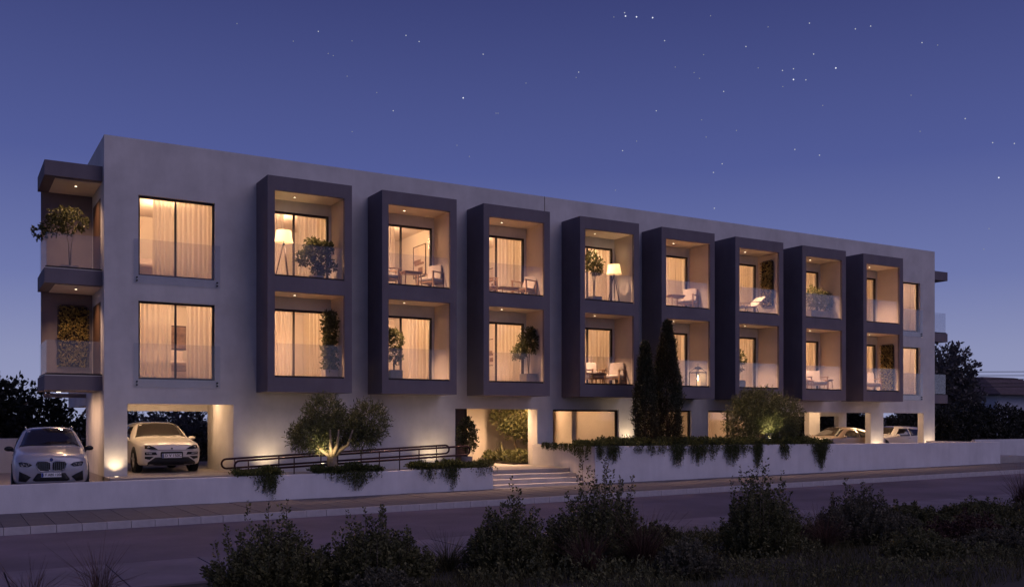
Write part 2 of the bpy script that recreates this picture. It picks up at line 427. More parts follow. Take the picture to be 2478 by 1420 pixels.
rel(MB().box(14.96, 27.0, -3.8, 0.0, -.9, .64).build('soil_bed', SOIL), rw)
sb = MB().box(2.6, 10.80, -3.8, -2.98, -.9, .05).build('planting_bed', SOIL)
tag(sb, 'narrow soil bed between the low garden wall and the ramp', 'planting bed')
tag(MB().box(40.6, 75, -.6, -.4, -.9, .70).build('boundary_wall', WALLW), 'low boundary wall of the neighbouring plot beyond the far end of the building', 'wall')
tag(MB().box(-18, -.2, 9.0, 9.2, -1.0, 1.0).build('boundary_wall', WALLW), 'low boundary wall behind the silver car with trees over it', 'wall')
# ------------------------------------------------------------------ the apartment building
B = thing('apartment_building', 'three storey white apartment block with eight dark framed double balcony boxes, lit at dusk', 'building')
LEN, TOP, DEP = 38.235, 10.02, 9.5
BX = [4.477, 8.244, 12.016, 16.062, 19.892, 23.742, 27.607, 31.482]
BW, BD, BZ0, BZ1 = 2.727, 1.235, 2.527, 9.155
FL = [(2.98, 5.62), (6.09, 8.72)]            # balcony opening heights, lower and upper
DOORTOP = [5.23, 8.36]
WIN = [(.95, 3.19), (34.9, 37.12)]
WZ = [(2.88, 5.22), (5.98, 8.37)]
GWIN = [(15.67, 18.75), (19.6, 22.47), (23.4, 26.6)]
holes = [(.64, 3.76, 0.0, 2.14), (11.55, 14.98, 0.0, 2.07), (27.6, 33.5, 0.0, 2.02), (34.4, 37.37, 0.0, 2.02)]
holes += [(a, b, .52, 2.07) for a, b in GWIN]
holes += [(a, b, z0, z1) for a, b in WIN for z0, z1 in WZ]
for x in BX:
    for (z0, z1), dt in zip(FL, DOORTOP): holes.append((x+.26, x+2.40, z0, dt))
f = MB(); wallgrid(f, 0, LEN, -.30, TOP, 0, .25, holes)
f.box(0, .25, .25, DEP, 2.14, TOP); f.box(LEN-.25, LEN, .25, DEP, 2.14, TOP)
f.box(.25, LEN-.25, DEP-.25, DEP, 2.14, TOP)
facade = f.build('wall', PLASTER, B)
MB().box(15.29, 15.312, -.004, .02, 9.0, TOP+.002).build('movement_joint', FRAME, B)
MB().box(.25, LEN-.25, .25, DEP-.25, 8.74, 9.3).build('roof', ROOM, B)
MB().box(.25, LEN-.25, .25, DEP-.25, 5.66, 6.04).build('floor_slab', ROOM, B)
MB().box(.25, LEN-.25, .25, DEP-.25, 2.44, 2.93).build('floor_slab', ROOM, B)
# partitions between flats and the corridor wall
xs = [.25] + [BX[0]-.55] + [(BX[i]+BW+BX[i+1])/2 for i in range(7)] + [34.45, LEN-.25]
for x in xs[1:-1]:
    for z0, z1 in ((2.93, 5.66), (6.04, 8.74)):
        MB().box(x-.08, x+.08, .251, 5.0, z0, z1).build('partition', ROOM, B)
for z0, z1 in ((2.93, 5.66), (6.04, 8.74)):
    MB().box(.251, LEN-.251, 5.0, 5.15, z0, z1).build('corridor_wall', ROOM, B)
    MB().box(.26, LEN-.26, .26, 4.99, z0+.001, z0+.02).build('room_floor', ROOMFLOOR, B)
# ground floor
gf = [('carport_wall', (.0,.30,.25,4.2,0,2.14), PLASTER), ('carport_wall', (3.76,4.0,.25,2.7,0,2.44), PLASTER), ('carport_wall', (3.93,4.1,2.78,4.2,0,2.44), PLASTER),
      ('rear_beam', (.3,4.1,4.2,4.5,1.97,2.44), PLASTER),
      ('lobby_wall', (11.35,11.55,.25,3.0,0,2.44), ROOM), ('lobby_wall', (11.35,14.4,3.0,3.2,0,2.44), ROOM), ('lobby_wall', (14.4,17.0,4.0,4.2,0,2.44), ROOM),
      ('lobby_wall', (14.4,14.6,3.2,4.0,0,2.44), ROOM),
      ('entrance_pier', (14.98,15.3,.25,.66,0,2.44), PLASTER),
      ('room_partition', (17.0,17.2,.7,4.2,0,2.44), ROOM), ('room_partition', (22.9,23.1,.25,3.6,0,2.44), ROOM), ('room_partition', (26.9,27.1,.25,3.6,0,2.44), ROOM),
      ('room_rear_wall', (17.2,26.9,3.6,3.8,0,2.44), ROOM),
      ('carport_column', (32.25,33.0,2.6,2.9,0,2.44), PLASTER), ('carport_column', (33.5,34.4,.25,.31,0,2.44), PLASTER), ('carport_column', (37.37,LEN,.25,.33,0,2.14), PLASTER),
      ('rear_beam', (27.1,LEN-.01,5.4,5.7,1.89,2.44), PLASTER), ('carport_column', (37.6,LEN-.01,5.4,5.7,0,1.89), PLASTER), ('carport_column', (29.2,29.6,5.4,5.7,0,1.89), PLASTER),
      ('side_beam', (-1.25,.0,4.21,4.5,2.40,2.527), TAUPE),
      ('room_column', (17.9,18.3,2.2,2.5,0,2.44), BALC), ('room_column', (16.55,16.75,1.8,3.2,0,2.44), WOOD)]
for n_, b_, m_ in gf: MB().box(*b_).build(n_, m_, B)
MB().box(12.02-.47, 12.0, .10, .16, 0, 2.07).build('entrance_door', WOODD, B)
ed = MB().box(11.55, 11.60, .02, .10, 0, 2.07).box(12.0, 12.05, .06, .16, 0, 2.07).build('door_frame', FRAME, B)

def framed_opening(name, x0, x1, z0, z1, y, mull=(), ft=.06, parent=B, sill=True):
    m_ = MB()
    m_.box(x0, x0+ft, y, y+.08, z0, z1); m_.box(x1-ft, x1, y, y+.08, z0, z1)
    m_.box(x0+ft, x1-ft, y, y+.08, z1-ft, z1); m_.box(x0+ft, x1-ft, y, y+.08, z0, z0+ft)
    for q in mull: m_.box(q-.03, q+.03, y+.005, y+.07, z0+ft, z1-ft)
    o = m_.build(name, FRAME, parent)
    ed_ = [x0+ft] + list(mull) + [x1-ft]
    for a, b in zip(ed_[:-1], ed_[1:]):
        MB().box(a+.02, b-.02, y+.035, y+.043, z0+ft-.01, z1-ft+.01).build('pane', GLASS, o)
    return o
# windows with glass guards fixed in front
for a, b in WIN:
    for z0, z1 in WZ:
        wo = framed_opening('window', a, b, z0, z1, .12, ((a+b)/2 - .03,))
        MB().box(a-.14, b+.15, -.045, -.025, z0-.24, z0+1.07).build('glass_guard', GUARD, wo)
        for fx in (a-.05, b+.06):
            for fz in (z0-.17, z0-.075):
                MB().lathe([(.024, -.07), (.024, .0)], (fx, 0, fz), 12, 'y').build('fixing_bolt', BLACK, wo)
for i, (a, b) in enumerate(GWIN):
    framed_opening('shop_window', a, b, .52, 2.07, .10, (24.6,) if i == 2 else ((21.0,) if i == 1 else ()), ft=.07)

# balcony boxes
def downlight(x, y, z, parent, p=1500, ang=88):
    MB().lathe([(.05, -.012), (.05, 0)], (x, y, z), 16).lathe([(.034, -.016), (.034, -.0125)], (x, y, z), 16, mi=1).build('downlight', [FRAME, DL], parent)
    light('downlight_lamp', 'SPOT', (x, y, z-.03), p, BWARM, size=.04, aim=(0, 0, -1), angle=ang, blend=1.0)
for bi, x in enumerate(BX):
    m_ = MB()
    xi0, xi1 = x+.225, x+2.475
    # shell: dark outside and front, light plaster inside the openings
    hl = [(xi0, xi1, z0, z1) for z0, z1 in FL]
    wallgrid(m_, x, x+BW, BZ0, BZ1, -BD, -BD+.10, hl)
    m_.box(x, xi0-.02, -BD+.10, -.001, BZ0, BZ1); m_.box(xi1+.02, x+BW, -BD+.10, -.001, BZ0, BZ1)
    for z0, z1 in ((BZ0, FL[0][0]-.02), (FL[0][1]+.02, FL[1][0]-.02), (FL[1][1]+.02, BZ1)):
        m_.box(xi0-.02, xi1+.02, -BD+.10, -.001, z0, z1)
    bo = m_.build('balcony_box', TAUPE, B)
    for li, (z0, z1) in enumerate(FL):
        y0, y1 = -BD+.102, -.002
        for xa_, xb_ in ((xi0-.02, xi0), (xi1, xi1+.02)): MB().box(xa_, xb_, y0, y1, z0, z1).build('lining', BALC, bo)
        MB().box(xi0-.02, xi1+.02, y0, y1, z1, z1+.02).build('ceiling_board', CEIL, bo)
        MB().box(xi0-.02, xi1+.02, y0, y1, z0-.02, z0).build('bounce_floor', BFLOOR, bo)
        MB().box(xi0+.001, xi1-.001, -BD+.045, -BD+.095, z0, z0+.055).build('bottom_rail', FRAME, bo)
        cuts = [xi0+.01, xi1-.06] if bi < 5 else [xi0+.01, (xi0+xi1)/2+.05, xi1-.06]
        for a, b in zip(cuts[:-1], cuts[1:]):
            MB().box(a+.006, b-.006, -BD+.062, -BD+.078, z0+.05, z0+1.05).build('glass_panel', GUARD, bo)
        downlight((xi0+xi1)/2-.30+.02*bi, -.60, z1, bo)
        framed_opening('sliding_door', x+.26, x+2.40, z0, DOORTOP[li], .03, (x+1.23,), ft=.075)

# end balconies on the left flank and the right flank
lb = B
def end_balcony(a, b):
    p = MB().box(a, b, .33, 2.75, 8.72, BZ1).build('end_balcony', TAUPE, B)
    MB().box(a, b, .33, 2.75, 5.62, 6.05).build('balcony_slab', TAUPE, p); MB().box(a, b, .33, 2.75, BZ0, 2.95).build('balcony_slab', TAUPE, p)
    return p
lb = end_balcony(-1.55, -.002)
for z0, z1 in ((2.95, 5.62), (6.05, 8.72)): MB().box(-1.46, -.002, 2.60, 2.75, z0, z1).build('rear_wall', TAUPE, lb)
for z0 in (2.95, 6.05):
    MB().box(-1.5, -.01, .36, .41, z0+.02, z0+.07).box(-1.52, -1.47, .41, 2.6, z0+.02, z0+.07).build('bottom_rail', FRAME, lb)
    MB().box(-1.49, -.02, .376, .392, z0+.045, z0+1.03).build('glass_panel', GUARD, lb)
    MB().box(-1.503, -1.487, .40, 2.58, z0+.045, z0+1.03).build('glass_panel', GUARD, lb)
    MB().box(-.012, -.001, .75, 2.35, z0, z0+2.25).build('side_door', WOODD, lb)
    MB().box(-1.54, -.003, .35, 2.59, z0, z0+.02).build('bounce_floor', BFLOOR, lb)
    MB().box(-1.25, -.002, .60, 2.59, z0+2.655, z0+2.672).build('soffit', CEIL, lb)
    downlight(-.62, 1.3, z0+2.655, lb, 330, 125)
rb = end_balcony(LEN+.002, 39.72)
for z0 in (2.95, 6.05):
    MB().box(LEN+.01, 39.67, .36, .41, z0, z0+.05).box(39.62, 39.67, .41, 2.6, z0, z0+.05).build('bottom_rail', FRAME, rb)
    MB().box(LEN+.02, 39.63, .376, .392, z0+.045, z0+1.03).build('glass_panel', GUARD, rb)
    MB().box(39.637, 39.653, .40, 2.58, z0+.045, z0+1.03).build('glass_panel', GUARD, rb)

# room lamps, carport strips, soffit lights, uplights
for i in range(len(xs)-1):
    xc = (xs[i]+xs[i+1])/2
    for li, zc in enumerate((5.66, 8.74)):
        MB().lathe([(.16, -.06), (.16, 0)], (xc, .95, zc), 18).build('ceiling_lamp', DL, B)
        light('room_lamp', 'POINT', (xc, 2.4, zc-.45), 250 * (1 + .22*math.sin(7.3*i+3*li)), size=.25)
for xc, p in ((16.2, 42), (19.9, 50), (24.9, 55)):
    light('room_lamp', 'POINT', (xc, 1.9, 2.1), p*2.0, size=.2)
for x0, x1, y, p in ((.6, 3.6, 2.0, .72), (28.0, 33.2, 1.6, 1.15), (34.6, 37.2, 1.6, .75)):
    MB().box(x0, x1, y-.04, y+.04, 2.40, 2.439).build('light_strip', STRIPG, B)
    for k in range(3):
        light('strip_lamp', 'POINT', (x0+(x1-x0)*(k+.5)/3, y, 2.28), 34*p, size=.15)
MB().lathe([(.06, -.012), (.06, 0)], (-1.0, 2.3, BZ0), 16).build('downlight', DL, B)
for y_ in (1.1, 2.3): light('soffit_lamp', 'SPOT', (-1.0, y_, BZ0-.03), 130, size=.08, aim=(.25, 0, -1), angle=165, blend=1)
light('soffit_lamp', 'SPOT', (-.5, 6.6, 2.3), 60, size=.05, aim=(0, 0, -1), angle=150, blend=1)
for x, y, p in ((12.9, 1.4, 200), (14.5, 1.2, 420)):
    MB().lathe([(.06, -.012), (.06, 0)], (x, y, 2.44), 16).build('downlight', DL, B)
    light('lobby_lamp', 'SPOT', (x, y, 2.40), p, size=.05, aim=(0, 0, -1), angle=155, blend=1)
MB().box(12.4, 13.6, 1.05, 1.25, 2.42, 2.439).build('light_strip', STRIPG, B)
light('lobby_lamp', 'POINT', (13.7, 1.0, 2.1), 42, size=.15)  # extra lamp without a fixture, added to brighten the plants from the front
def uplight(label, x, y, z, p, aim=(0, .12, 1), ang=95, size=.05):
    o = MB().lathe([(.07, -.05), (.075, 0), (.075, .006)], (0, 0, 0), 16).lathe([(.055, .007), (.055, .009)], (0, 0, 0), 16, mi=1).build('ground_uplight', [BLACK, UPG], loc=(x, y, z))
    tag(o, label, 'uplight', 'ground uplights along the facade')
    light('uplight_lamp', 'SPOT', (x, y, z+.03), p, size=size, aim=aim, angle=ang, blend=.9, color=(1, .72, .42))
uplight('small ground uplight at the foot of the corner pier beside the silver car', .30, -.27, 0.0, 48, (0, .25, 1), 110)
uplight('small ground uplight washing the blank wall near the low end of the ramp', 4.75, -.50, 0.0, 62, (.0, .25, 1), 130)
uplight('small ground uplight washing the blank wall near the entrance', 10.6, -.50, 0.0, 62, (0, .25, 1), 130)
uplight('small ground uplight beside the cypresses washing the wall', 19.1, -.40, .64, 60, (0, .2, 1), 130)
uplight('small ground uplight at the column between the two carport bays', 33.9, -.22, 0.0, 120, (0, .25, 1), 110)
uplight('small ground uplight at the foot of the corner column by the white hatchback', 37.75, -.22, 0.0, 120, (0, .25, 1), 110)

# ------------------------------------------------------------------ handrails of the ramp
def handrail(y, label):
    t = thing('handrail', label, 'handrail', (3.2, y, -.34), 0, 'handrails of the ramp')
    sl = .336/7.63
    def P(x, h): return (x, 0, sl*x + h)
    L = 7.3
    for h in (.82, .52):
        pass
    top = []
    def arc(cx, cz, r_, a0, a1, n=8):
        return [(cx + r_*math.cos(R(a0+(a1-a0)*k/n)), 0, sl*cx + cz + r_*math.sin(R(a0+(a1-a0)*k/n))) for k in range(n+1)]
    loop = arc(.0, .70, .14, 270, 90) + [P(L-.14, .84)] + arc(L-.02, .70, .14, 90, -90) + [P(0, .56)]
    MB().tube(loop, .031, 8).build('rail', RAILM, t, True)
    for k in range(6):
        x = .25 + (L-.6)*k/5
        MB().tube([P(x, -.10), P(x, .84)], .019, 8).build('post', RAILM, t, True)
handrail(-2.85, 'dark metal handrail on the street side of the ramp')
handrail(-1.35, 'dark metal handrail on the wall side of the ramp')

# ------------------------------------------------------------------ curtains, pictures, beds
def curtain(x0, x1, z0, z1, y, label, group='sheer curtains behind the glass'):
    n = max(12, int((x1-x0)/.022)); rr = random.Random(int(x0*97+z0*13)); m_ = MB()
    ph = rr.uniform(0, 6); offs = []
    for i in range(n+1):
        x = x0+(x1-x0)*i/n
        offs.append((x, .040*math.sin(x*44+ph+.9*math.sin(x*7+ph)) + .02*math.sin(x*17+ph*2)))
    rows = 5
    for j in range(rows+1):
        z = z0+(z1-z0)*j/rows; kf = 1.15-.4*j/rows
        for x, q in offs: m_.v.append((x-x0, q*kf, z-z0))
    for j in range(rows):
        for i in range(n): m_.f.append((j*(n+1)+i, j*(n+1)+i+1, (j+1)*(n+1)+i+1, (j+1)*(n+1)+i)); m_.m.append(0)
    return tag(m_.build('curtain', CURT, smooth=True, loc=(x0, y, z0)), label, 'curtain', group)
DESC = {('u', 0): 'upper balcony door with the tripod lamp and bushy plant', ('u', 1): 'upper balcony door with table, armchair and picture',
        ('u', 2): 'upper balcony door with the sling lounge chair', ('u', 3): 'upper balcony door with standard tree and tripod lamp',
        ('u', 4): 'upper balcony door with the small table and lone armchair', ('u', 5): 'upper balcony door with the leafy wall panel',
        ('u', 6): 'upper balcony door with the planter of shrubs', ('u', 7): 'empty upper balcony door next to the end window',
        ('l', 0): 'lower balcony door with the tall hedge column', ('l', 1): 'lower balcony door with the tree in a square pot',
        ('l', 2): 'lower balcony door with the big round potted tree', ('l', 3): 'lower balcony door with the dining table and two armchairs',
        ('l', 4): 'lower balcony door with the candle lantern', ('l', 5): 'lower balcony door with the slim dark tree',
        ('l', 6): 'lower balcony door with the low bench and tables', ('l', 7): 'lower balcony door with the framed leafy panel'}
CUR = {('u',0): [(0,.36),(.56,1)], ('u',1): [(0,.42)], ('u',2): [(.50,1)], ('u',3): [(.15,1)], ('u',4): [(.1,1)], ('u',5): [(0,1)], ('u',6): [(0,1)], ('u',7): [(0,1)],
       ('l',0): [(0,.46),(.74,1)], ('l',1): [(0,.30),(.64,1)], ('l',2): [(.50,1)], ('l',3): [(0,1)], ('l',4): [(0,1)], ('l',5): [(0,1)], ('l',6): [(0,1)], ('l',7): [(0,1)]}
for (lv, i), iv in CUR.items():
    z0, z1 = ((2.955, 5.662), (6.065, 8.742))[lv == 'u']
    a, b = BX[i]+.20, BX[i]+2.46
    for p0, p1 in iv: curtain(a+(b-a)*p0, a+(b-a)*p1, z0, z1, .42, 'pale sheer curtain behind the ' + DESC[(lv, i)])
for (a, b), side in zip(WIN, ('left', 'right')):
    for li, (z0, z1) in enumerate(((2.955, 5.662), (6.065, 8.742))):
        iv = {('left', 0): [(-.05, .46), (.66, 1.05)], ('left', 1): [(.22, .49), (.535, 1.05)]}.get((side, li), [(-.05, .42), (.45, 1.05)])
        d_ = {('left', 0): 'lower wide window with a picture behind', ('left', 1): 'upper wide window with a bed behind',
              ('right', 0): 'lower window next to the framed leafy panel balcony', ('right', 1): 'upper window next to the empty balcony box'}[(side, li)]
        for p0, p1 in iv: curtain(a+(b-a)*p0, a+(b-a)*p1, z0, z1, .48, 'pale sheer curtain in the ' + d_)
def picture(label, xw, y0, y1, z0, z1, kind=0):
    # hangs on a partition, facing -X
    t = thing('framed_picture', label, 'picture', (xw, (y0+y1)/2, z0))
    h = (y1-y0)/2; H = z1-z0
    m_ = MB(); m_.box(-.03, 0, -h, -h+.03, 0, H).box(-.03, 0, h-.03, h, 0, H).box(-.03, 0, -h+.03, h-.03, 0, .03).box(-.03, 0, -h+.03, h-.03, H-.03, H)
    m_.build('frame', WOODD, t)
    MB().box(-.018, 0, -h+.03, h-.03, .03, H-.03).build('canvas', mat('canvas_cream', (.55, .47, .40), .8, var=.1, scale=2), t)
    MB().box(-.022, -.0185, -h*.7, h*.8, H*.38, H*.46).box(-.022, -.0185, -h*.2, h*.9, H*.46, H*.56).box(-.022, -.0185, -h*.5, h*.2, H*.15, H*.30).build('painted_shape', mat('paint_shape', (.22, .13, .09), .8, var=.3, scale=6), t)
picture('square framed abstract picture on the wall behind the armchair balcony', xs[3]-.081, 2.1, 3.2, 7.05, 8.25)
picture('narrow framed picture hanging low behind the hedge column balcony', xs[2]-.081, 1.8, 3.0, 4.0, 5.0)
picture('tall framed picture behind the balcony with the tree in a square pot', xs[3]-.081, 2.3, 3.1, 3.95, 5.05)
picture('framed picture behind the balcony with the big round potted tree', xs[4]-.081, 3.6, 4.6, 3.9, 5.0)
picture('small framed picture behind the balcony with the sling lounge chair', xs[4]-.081, 3.4, 4.5, 7.0, 7.9)
def wall_picture(label, x0, x1, z0, z1, y=4.999):
    t = thing('framed_picture', label, 'picture', ((x0+x1)/2, y, z0)); h = (x1-x0)/2; H = z1-z0
    MB().box(-h, -h+.04, -.03, 0, 0, H).box(h-.04, h, -.03, 0, 0, H).box(-h+.04, h-.04, -.03, 0, 0, .04).box(-h+.04, h-.04, -.03, 0, H-.04, H).build('frame', WOODD, t)
    MB().box(-h+.04, h-.04, -.018, 0, .04, H-.04).build('canvas', mat('canvas_brown', (.20, .13, .09), .8, var=.5, scale=3), t)
wall_picture('dark landscape picture above the bed in the lower wide window', 1.5, 3.5, 4.15, 5.0)
wall_picture('pale picture above the bed in the upper wide window', .6, 1.7, 7.35, 8.1)
def bed(label, x, z):
    t = thing('bed', label, 'bed', (x, 3.2, z))
    MB().box(-.9, .9, -1.0, 1.0, .0, .30).build('bed_base', LINEN, t)
    MB().box(-.88, .88, -.98, 1.0, .301, .55).build('mattress', CUSH, t, bevel=.05)
    MB().box(-.93, .93, -1.05, .4, .50, .63).build('duvet', LINEN, t, bevel=.06)
    for s in (-.42, .42): MB().ball((s, .72, .66), (.34, .24, .12), 14).build('pillow', CUSH, t, True)
    MB().box(-1.0, 1.0, 1.0, 1.1, 0, 1.1).build('headboard', LINEN, t, bevel=.03)
bed('double bed seen through the upper wide window', 1.55, 6.06)
bed('double bed seen through the lower wide window', 2.1, 2.95)
# ------------------------------------------------------------------ foliage tools
def fastmesh(name, V, F, material):
    V = np.asarray(V, dtype=np.float32); F = np.asarray(F, dtype=np.int32)
    me = bpy.data.meshes.new(name)
    me.vertices.add(len(V)); me.vertices.foreach_set('co', V.ravel())
    k = F.shape[1]; me.loops.add(F.size); me.loops.foreach_set('vertex_index', F.ravel())
    me.polygons.add(len(F)); me.polygons.foreach_set('loop_start', np.arange(0, F.size, k, dtype=np.int32))
    try: me.polygons.foreach_set('loop_total', np.full(len(F), k, dtype=np.int32))
    except Exception: pass
    me.materials.append(material); me.update(calc_edges=True); me.validate()
    return me
def nrm(a): return a / np.maximum(1e-9, np.linalg.norm(a, axis=1, keepdims=True))
def leaves(name, P, D, S, asp, rg, material, parent, fold=.0):
    P = np.asarray(P, float); D = nrm(np.asarray(D, float)); S = np.asarray(S, float).reshape(-1, 1)
    side = nrm(np.cross(D, rg.normal(size=D.shape)))
    nn = np.cross(D, side)
    w_ = S * asp
    mid = P + D*S*.5 + nn*S*fold
    V = np.stack([P, mid + side*w_, P + D*S, mid - side*w_], axis=1).reshape(-1, 3)
    F = np.arange(len(P)*4).reshape(-1, 4)
    return mobj(name, fastmesh(name, V, F, material), parent)
def ellip(rg, n, c, r_, shell=.55):
    u = nrm(rg.normal(size=(n, 3))); rad = (shell + (1-shell)*rg.random((n, 1)))**.6
    return np.asarray(c) + u*rad*np.asarray(r_), u
def twigs(rg, base, dirs, per, length, size):
    n = len(base); t = (np.arange(per)+.5)/per
    D = nrm(dirs + rg.normal(size=(n, 3))*.35)
    P = base[:, None, :] + D[:, None, :]*(t[None, :, None]*length)
    LD = D[:, None, :]*.75 + rg.normal(size=(n, per, 3))*.55
    S = size*(.65+.7*rg.random((n, per)))
    return P.reshape(-1, 3), LD.reshape(-1, 3), S.ravel()
L_OLIVE = leafmat('olive_leaf', (.105, .125, .066)); L_CYP = leafmat('cypress_leaf', (.038, .046, .028), trans=.08)
L_TREE = leafmat('tree_leaf', (.036, .040, .034)); L_FAR = leafmat('hazy_far_leaf', (.115, .118, .13), island=.35)  # distance haze is put into the pale bluish colour of the far leaves
L_SHRUB = leafmat('shrub_leaf', (.115, .122, .062)); L_SHRUB2 = leafmat('grey_shrub_leaf', (.12, .12, .09))
L_VINE = leafmat('vine_leaf', (.065, .085, .032)); L_POT = leafmat('pot_leaf', (.065, .072, .032)); L_LOBBY = leafmat('lobby_leaf', (.15, .17, .085))
L_RED = leafmat('red_grass', (.085, .050, .044), trans=.15); L_GRASS = leafmat('grass_blade', (.085, .085, .042), trans=.2); L_PANEL = leafmat('panel_leaf', (.26, .22, .085))
L_AGAVE = leafmat('agave_leaf', (.10, .11, .06), island=.2, trans=.05)

def limbs(m_, pts, r0, r1, n=7): m_.tube(pts, [r0+(r1-r0)*i/(len(pts)-1) for i in range(len(pts))], n)
def tree(name, label, loc, trunk_fn, clumps, per_area, leafsize, material, seed, group=None, bark=BARK, asp=.28, per=7, tl=.30, cat='tree', core=True):
    rg = np.random.default_rng(seed); t = thing(name, label, cat, loc, 0, group)
    m_ = MB(); trunk_fn(m_, random.Random(seed)); m_.build('trunk', bark, t, True)
    Ps, Ds, Ss = [], [], []
    for c, r_ in clumps:
        n = int(per_area*(r_[0]*r_[1]+r_[1]*r_[2]+r_[0]*r_[2])*4)
        b_, u = ellip(rg, n, c, r_, .35)
        b_ = b_ + rg.normal(size=b_.shape)*.06*min(r_)
        P, D, S = twigs(rg, b_, u + np.array([0, 0, .25]), per, tl, leafsize)
        Ps.append(P); Ds.append(D); Ss.append(S)
    leaves('crown', np.concatenate(Ps), np.concatenate(Ds), np.concatenate(Ss), asp, rg, material, t)
    return t
def olive_trunk(h, lean, spread, ntips, r0=.11):
    def fn(m_, rr):
        limbs(m_, [(0,0,-.25), (.01,0,h*.3), (-.02,.01,h*.65), (0,0,h)], r0*1.25, r0*.9, 9)
        for k in range(ntips):
            a = 2*math.pi*k/ntips + rr.uniform(-.3, .3); s = spread*rr.uniform(.7, 1.1)
            limbs(m_, [(0,0,h-.06), (s*.35*math.cos(a), s*.35*math.sin(a), h+.16), (s*.75*math.cos(a), s*.75*math.sin(a), h+.36+rr.uniform(-.08,.12)), (s*math.cos(a), s*math.sin(a), h+.75)], r0*.6, r0*.13, 7)
    return fn
def uplamp(label, loc, p, aim=(0, 0, 1), ang=120):
    o = MB().tube([(0,0,-.34), (0,0,-.02)], .012, 6).lathe([(.05, -.03), (.055, 0), (.055, .05)], (0,0,0), 14).lathe([(.045, .051), (.045, .054)], (0,0,0), 14, mi=1).build('tree_uplight', [BLACK, UPG], loc=loc)
    tag(o, label, 'uplight', 'uplights under the olive trees')
    light('tree_lamp', 'SPOT', (loc[0], loc[1], loc[2]+.08), p, size=.05, aim=aim, angle=ang, blend=.8, color=(1, .76, .42))
# ------------------------------------------------------------------ garden trees
tree('olive_tree', 'rounded olive tree with a thick pale trunk beside the ramp handrail', (5.80, -3.3, .05), olive_trunk(.58, 0, .85, 9, .155),
     [((-.55,-.05,1.18),(.56,.5,.42)), ((-.22,.05,1.68),(.50,.45,.56)), ((.20,0,1.32),(.45,.45,.40)), ((1.12,0,1.55),(.48,.45,.54)), ((.98,.1,1.12),(.42,.4,.28)), ((-.85,.1,1.08),(.32,.35,.26)), ((.62,0,1.36),(.30,.3,.30))],
     190, .095, L_OLIVE, 11, 'olive trees in front of the facade', OLIVEBARK, .13, 8, .26)
uplamp('tiny uplight at the foot of the olive tree by the ramp', (5.36, -3.70, .36), 58, (.22, .25, 1), 130)
tree('olive_tree', 'broad olive tree with splayed lit stems in the planter beside the champagne coupe', (23.9, -2.6, .62),
     lambda m_, rr: [limbs(m_, [(x*.1, y*.1, -.1), (x*.35, y*.35, .25), (x*.8, y*.8, .55), (x*1.1, y*1.1, 1.1)], .085, .025, 8) for x, y in ((-.75,.1),(-.2,-.2),(.3,.15),(.85,-.1),(.1,.5))],
     [((-.85,0,1.15),(.85,.7,.75)), ((.0,.1,1.55),(.95,.75,.65)), ((.95,0,1.20),(.85,.7,.8)), ((.2,-.2,1.0),(.9,.6,.45)), ((-.5,.1,1.65),(.6,.5,.45)), ((1.3,.1,.7),(.5,.5,.4)), ((-1.2,0,.7),(.5,.5,.4))],
     105, .10, L_OLIVE, 12, 'olive trees in front of the facade', OLIVEBARK, .13, 8, .26)
uplamp('tiny uplight at the foot of the broad olive tree in the planter', (23.62, -3.25, .92), 105, (.1, .3, 1), 130)
def cypress(label, loc, h, w_, seed):
    rg = np.random.default_rng(seed); t = thing('cypress_tree', label, 'tree', loc, 0, 'cypress trees in the planter')
    m_ = MB(); limbs(m_, [(0,0,-.1), (0,0,h*.5), (0,0,h*.95)], .06, .01); m_.build('trunk', BARK, t, True)
    n = int(3300*h*w_/2); z = rg.random(n)**.85*h
    prof = np.interp(z/h, [0, .05, .2, .4, .6, .8, .92, 1], [.6, .85, 1, .95, .74, .46, .22, .03])*w_/2
    a = rg.random(n)*2*np.pi; lump = 1+.16*np.sin(a*3+z*3.1+seed)+.10*np.sin(a*5-z*5.3)
    rr = prof*lump*(.55+.5*rg.random(n)**.5)
    b_ = np.stack([rr*np.cos(a), rr*np.sin(a), z], 1)
    d_ = np.stack([np.cos(a)*.35, np.sin(a)*.35, np.ones(n)], 1)
    P, D, S = twigs(rg, b_, d_, 6, .20, .075)
    leaves('crown', P, D, S, .16, rg, L_CYP, t)
cypress('shorter slim dark cypress in the planter before the facade', (18.0, -2.6, .62), 3.75, .74, 21)
cypress('taller dark cypress with a ragged edge in the planter', (19.12, -2.5, .62), 4.58, .96, 22)

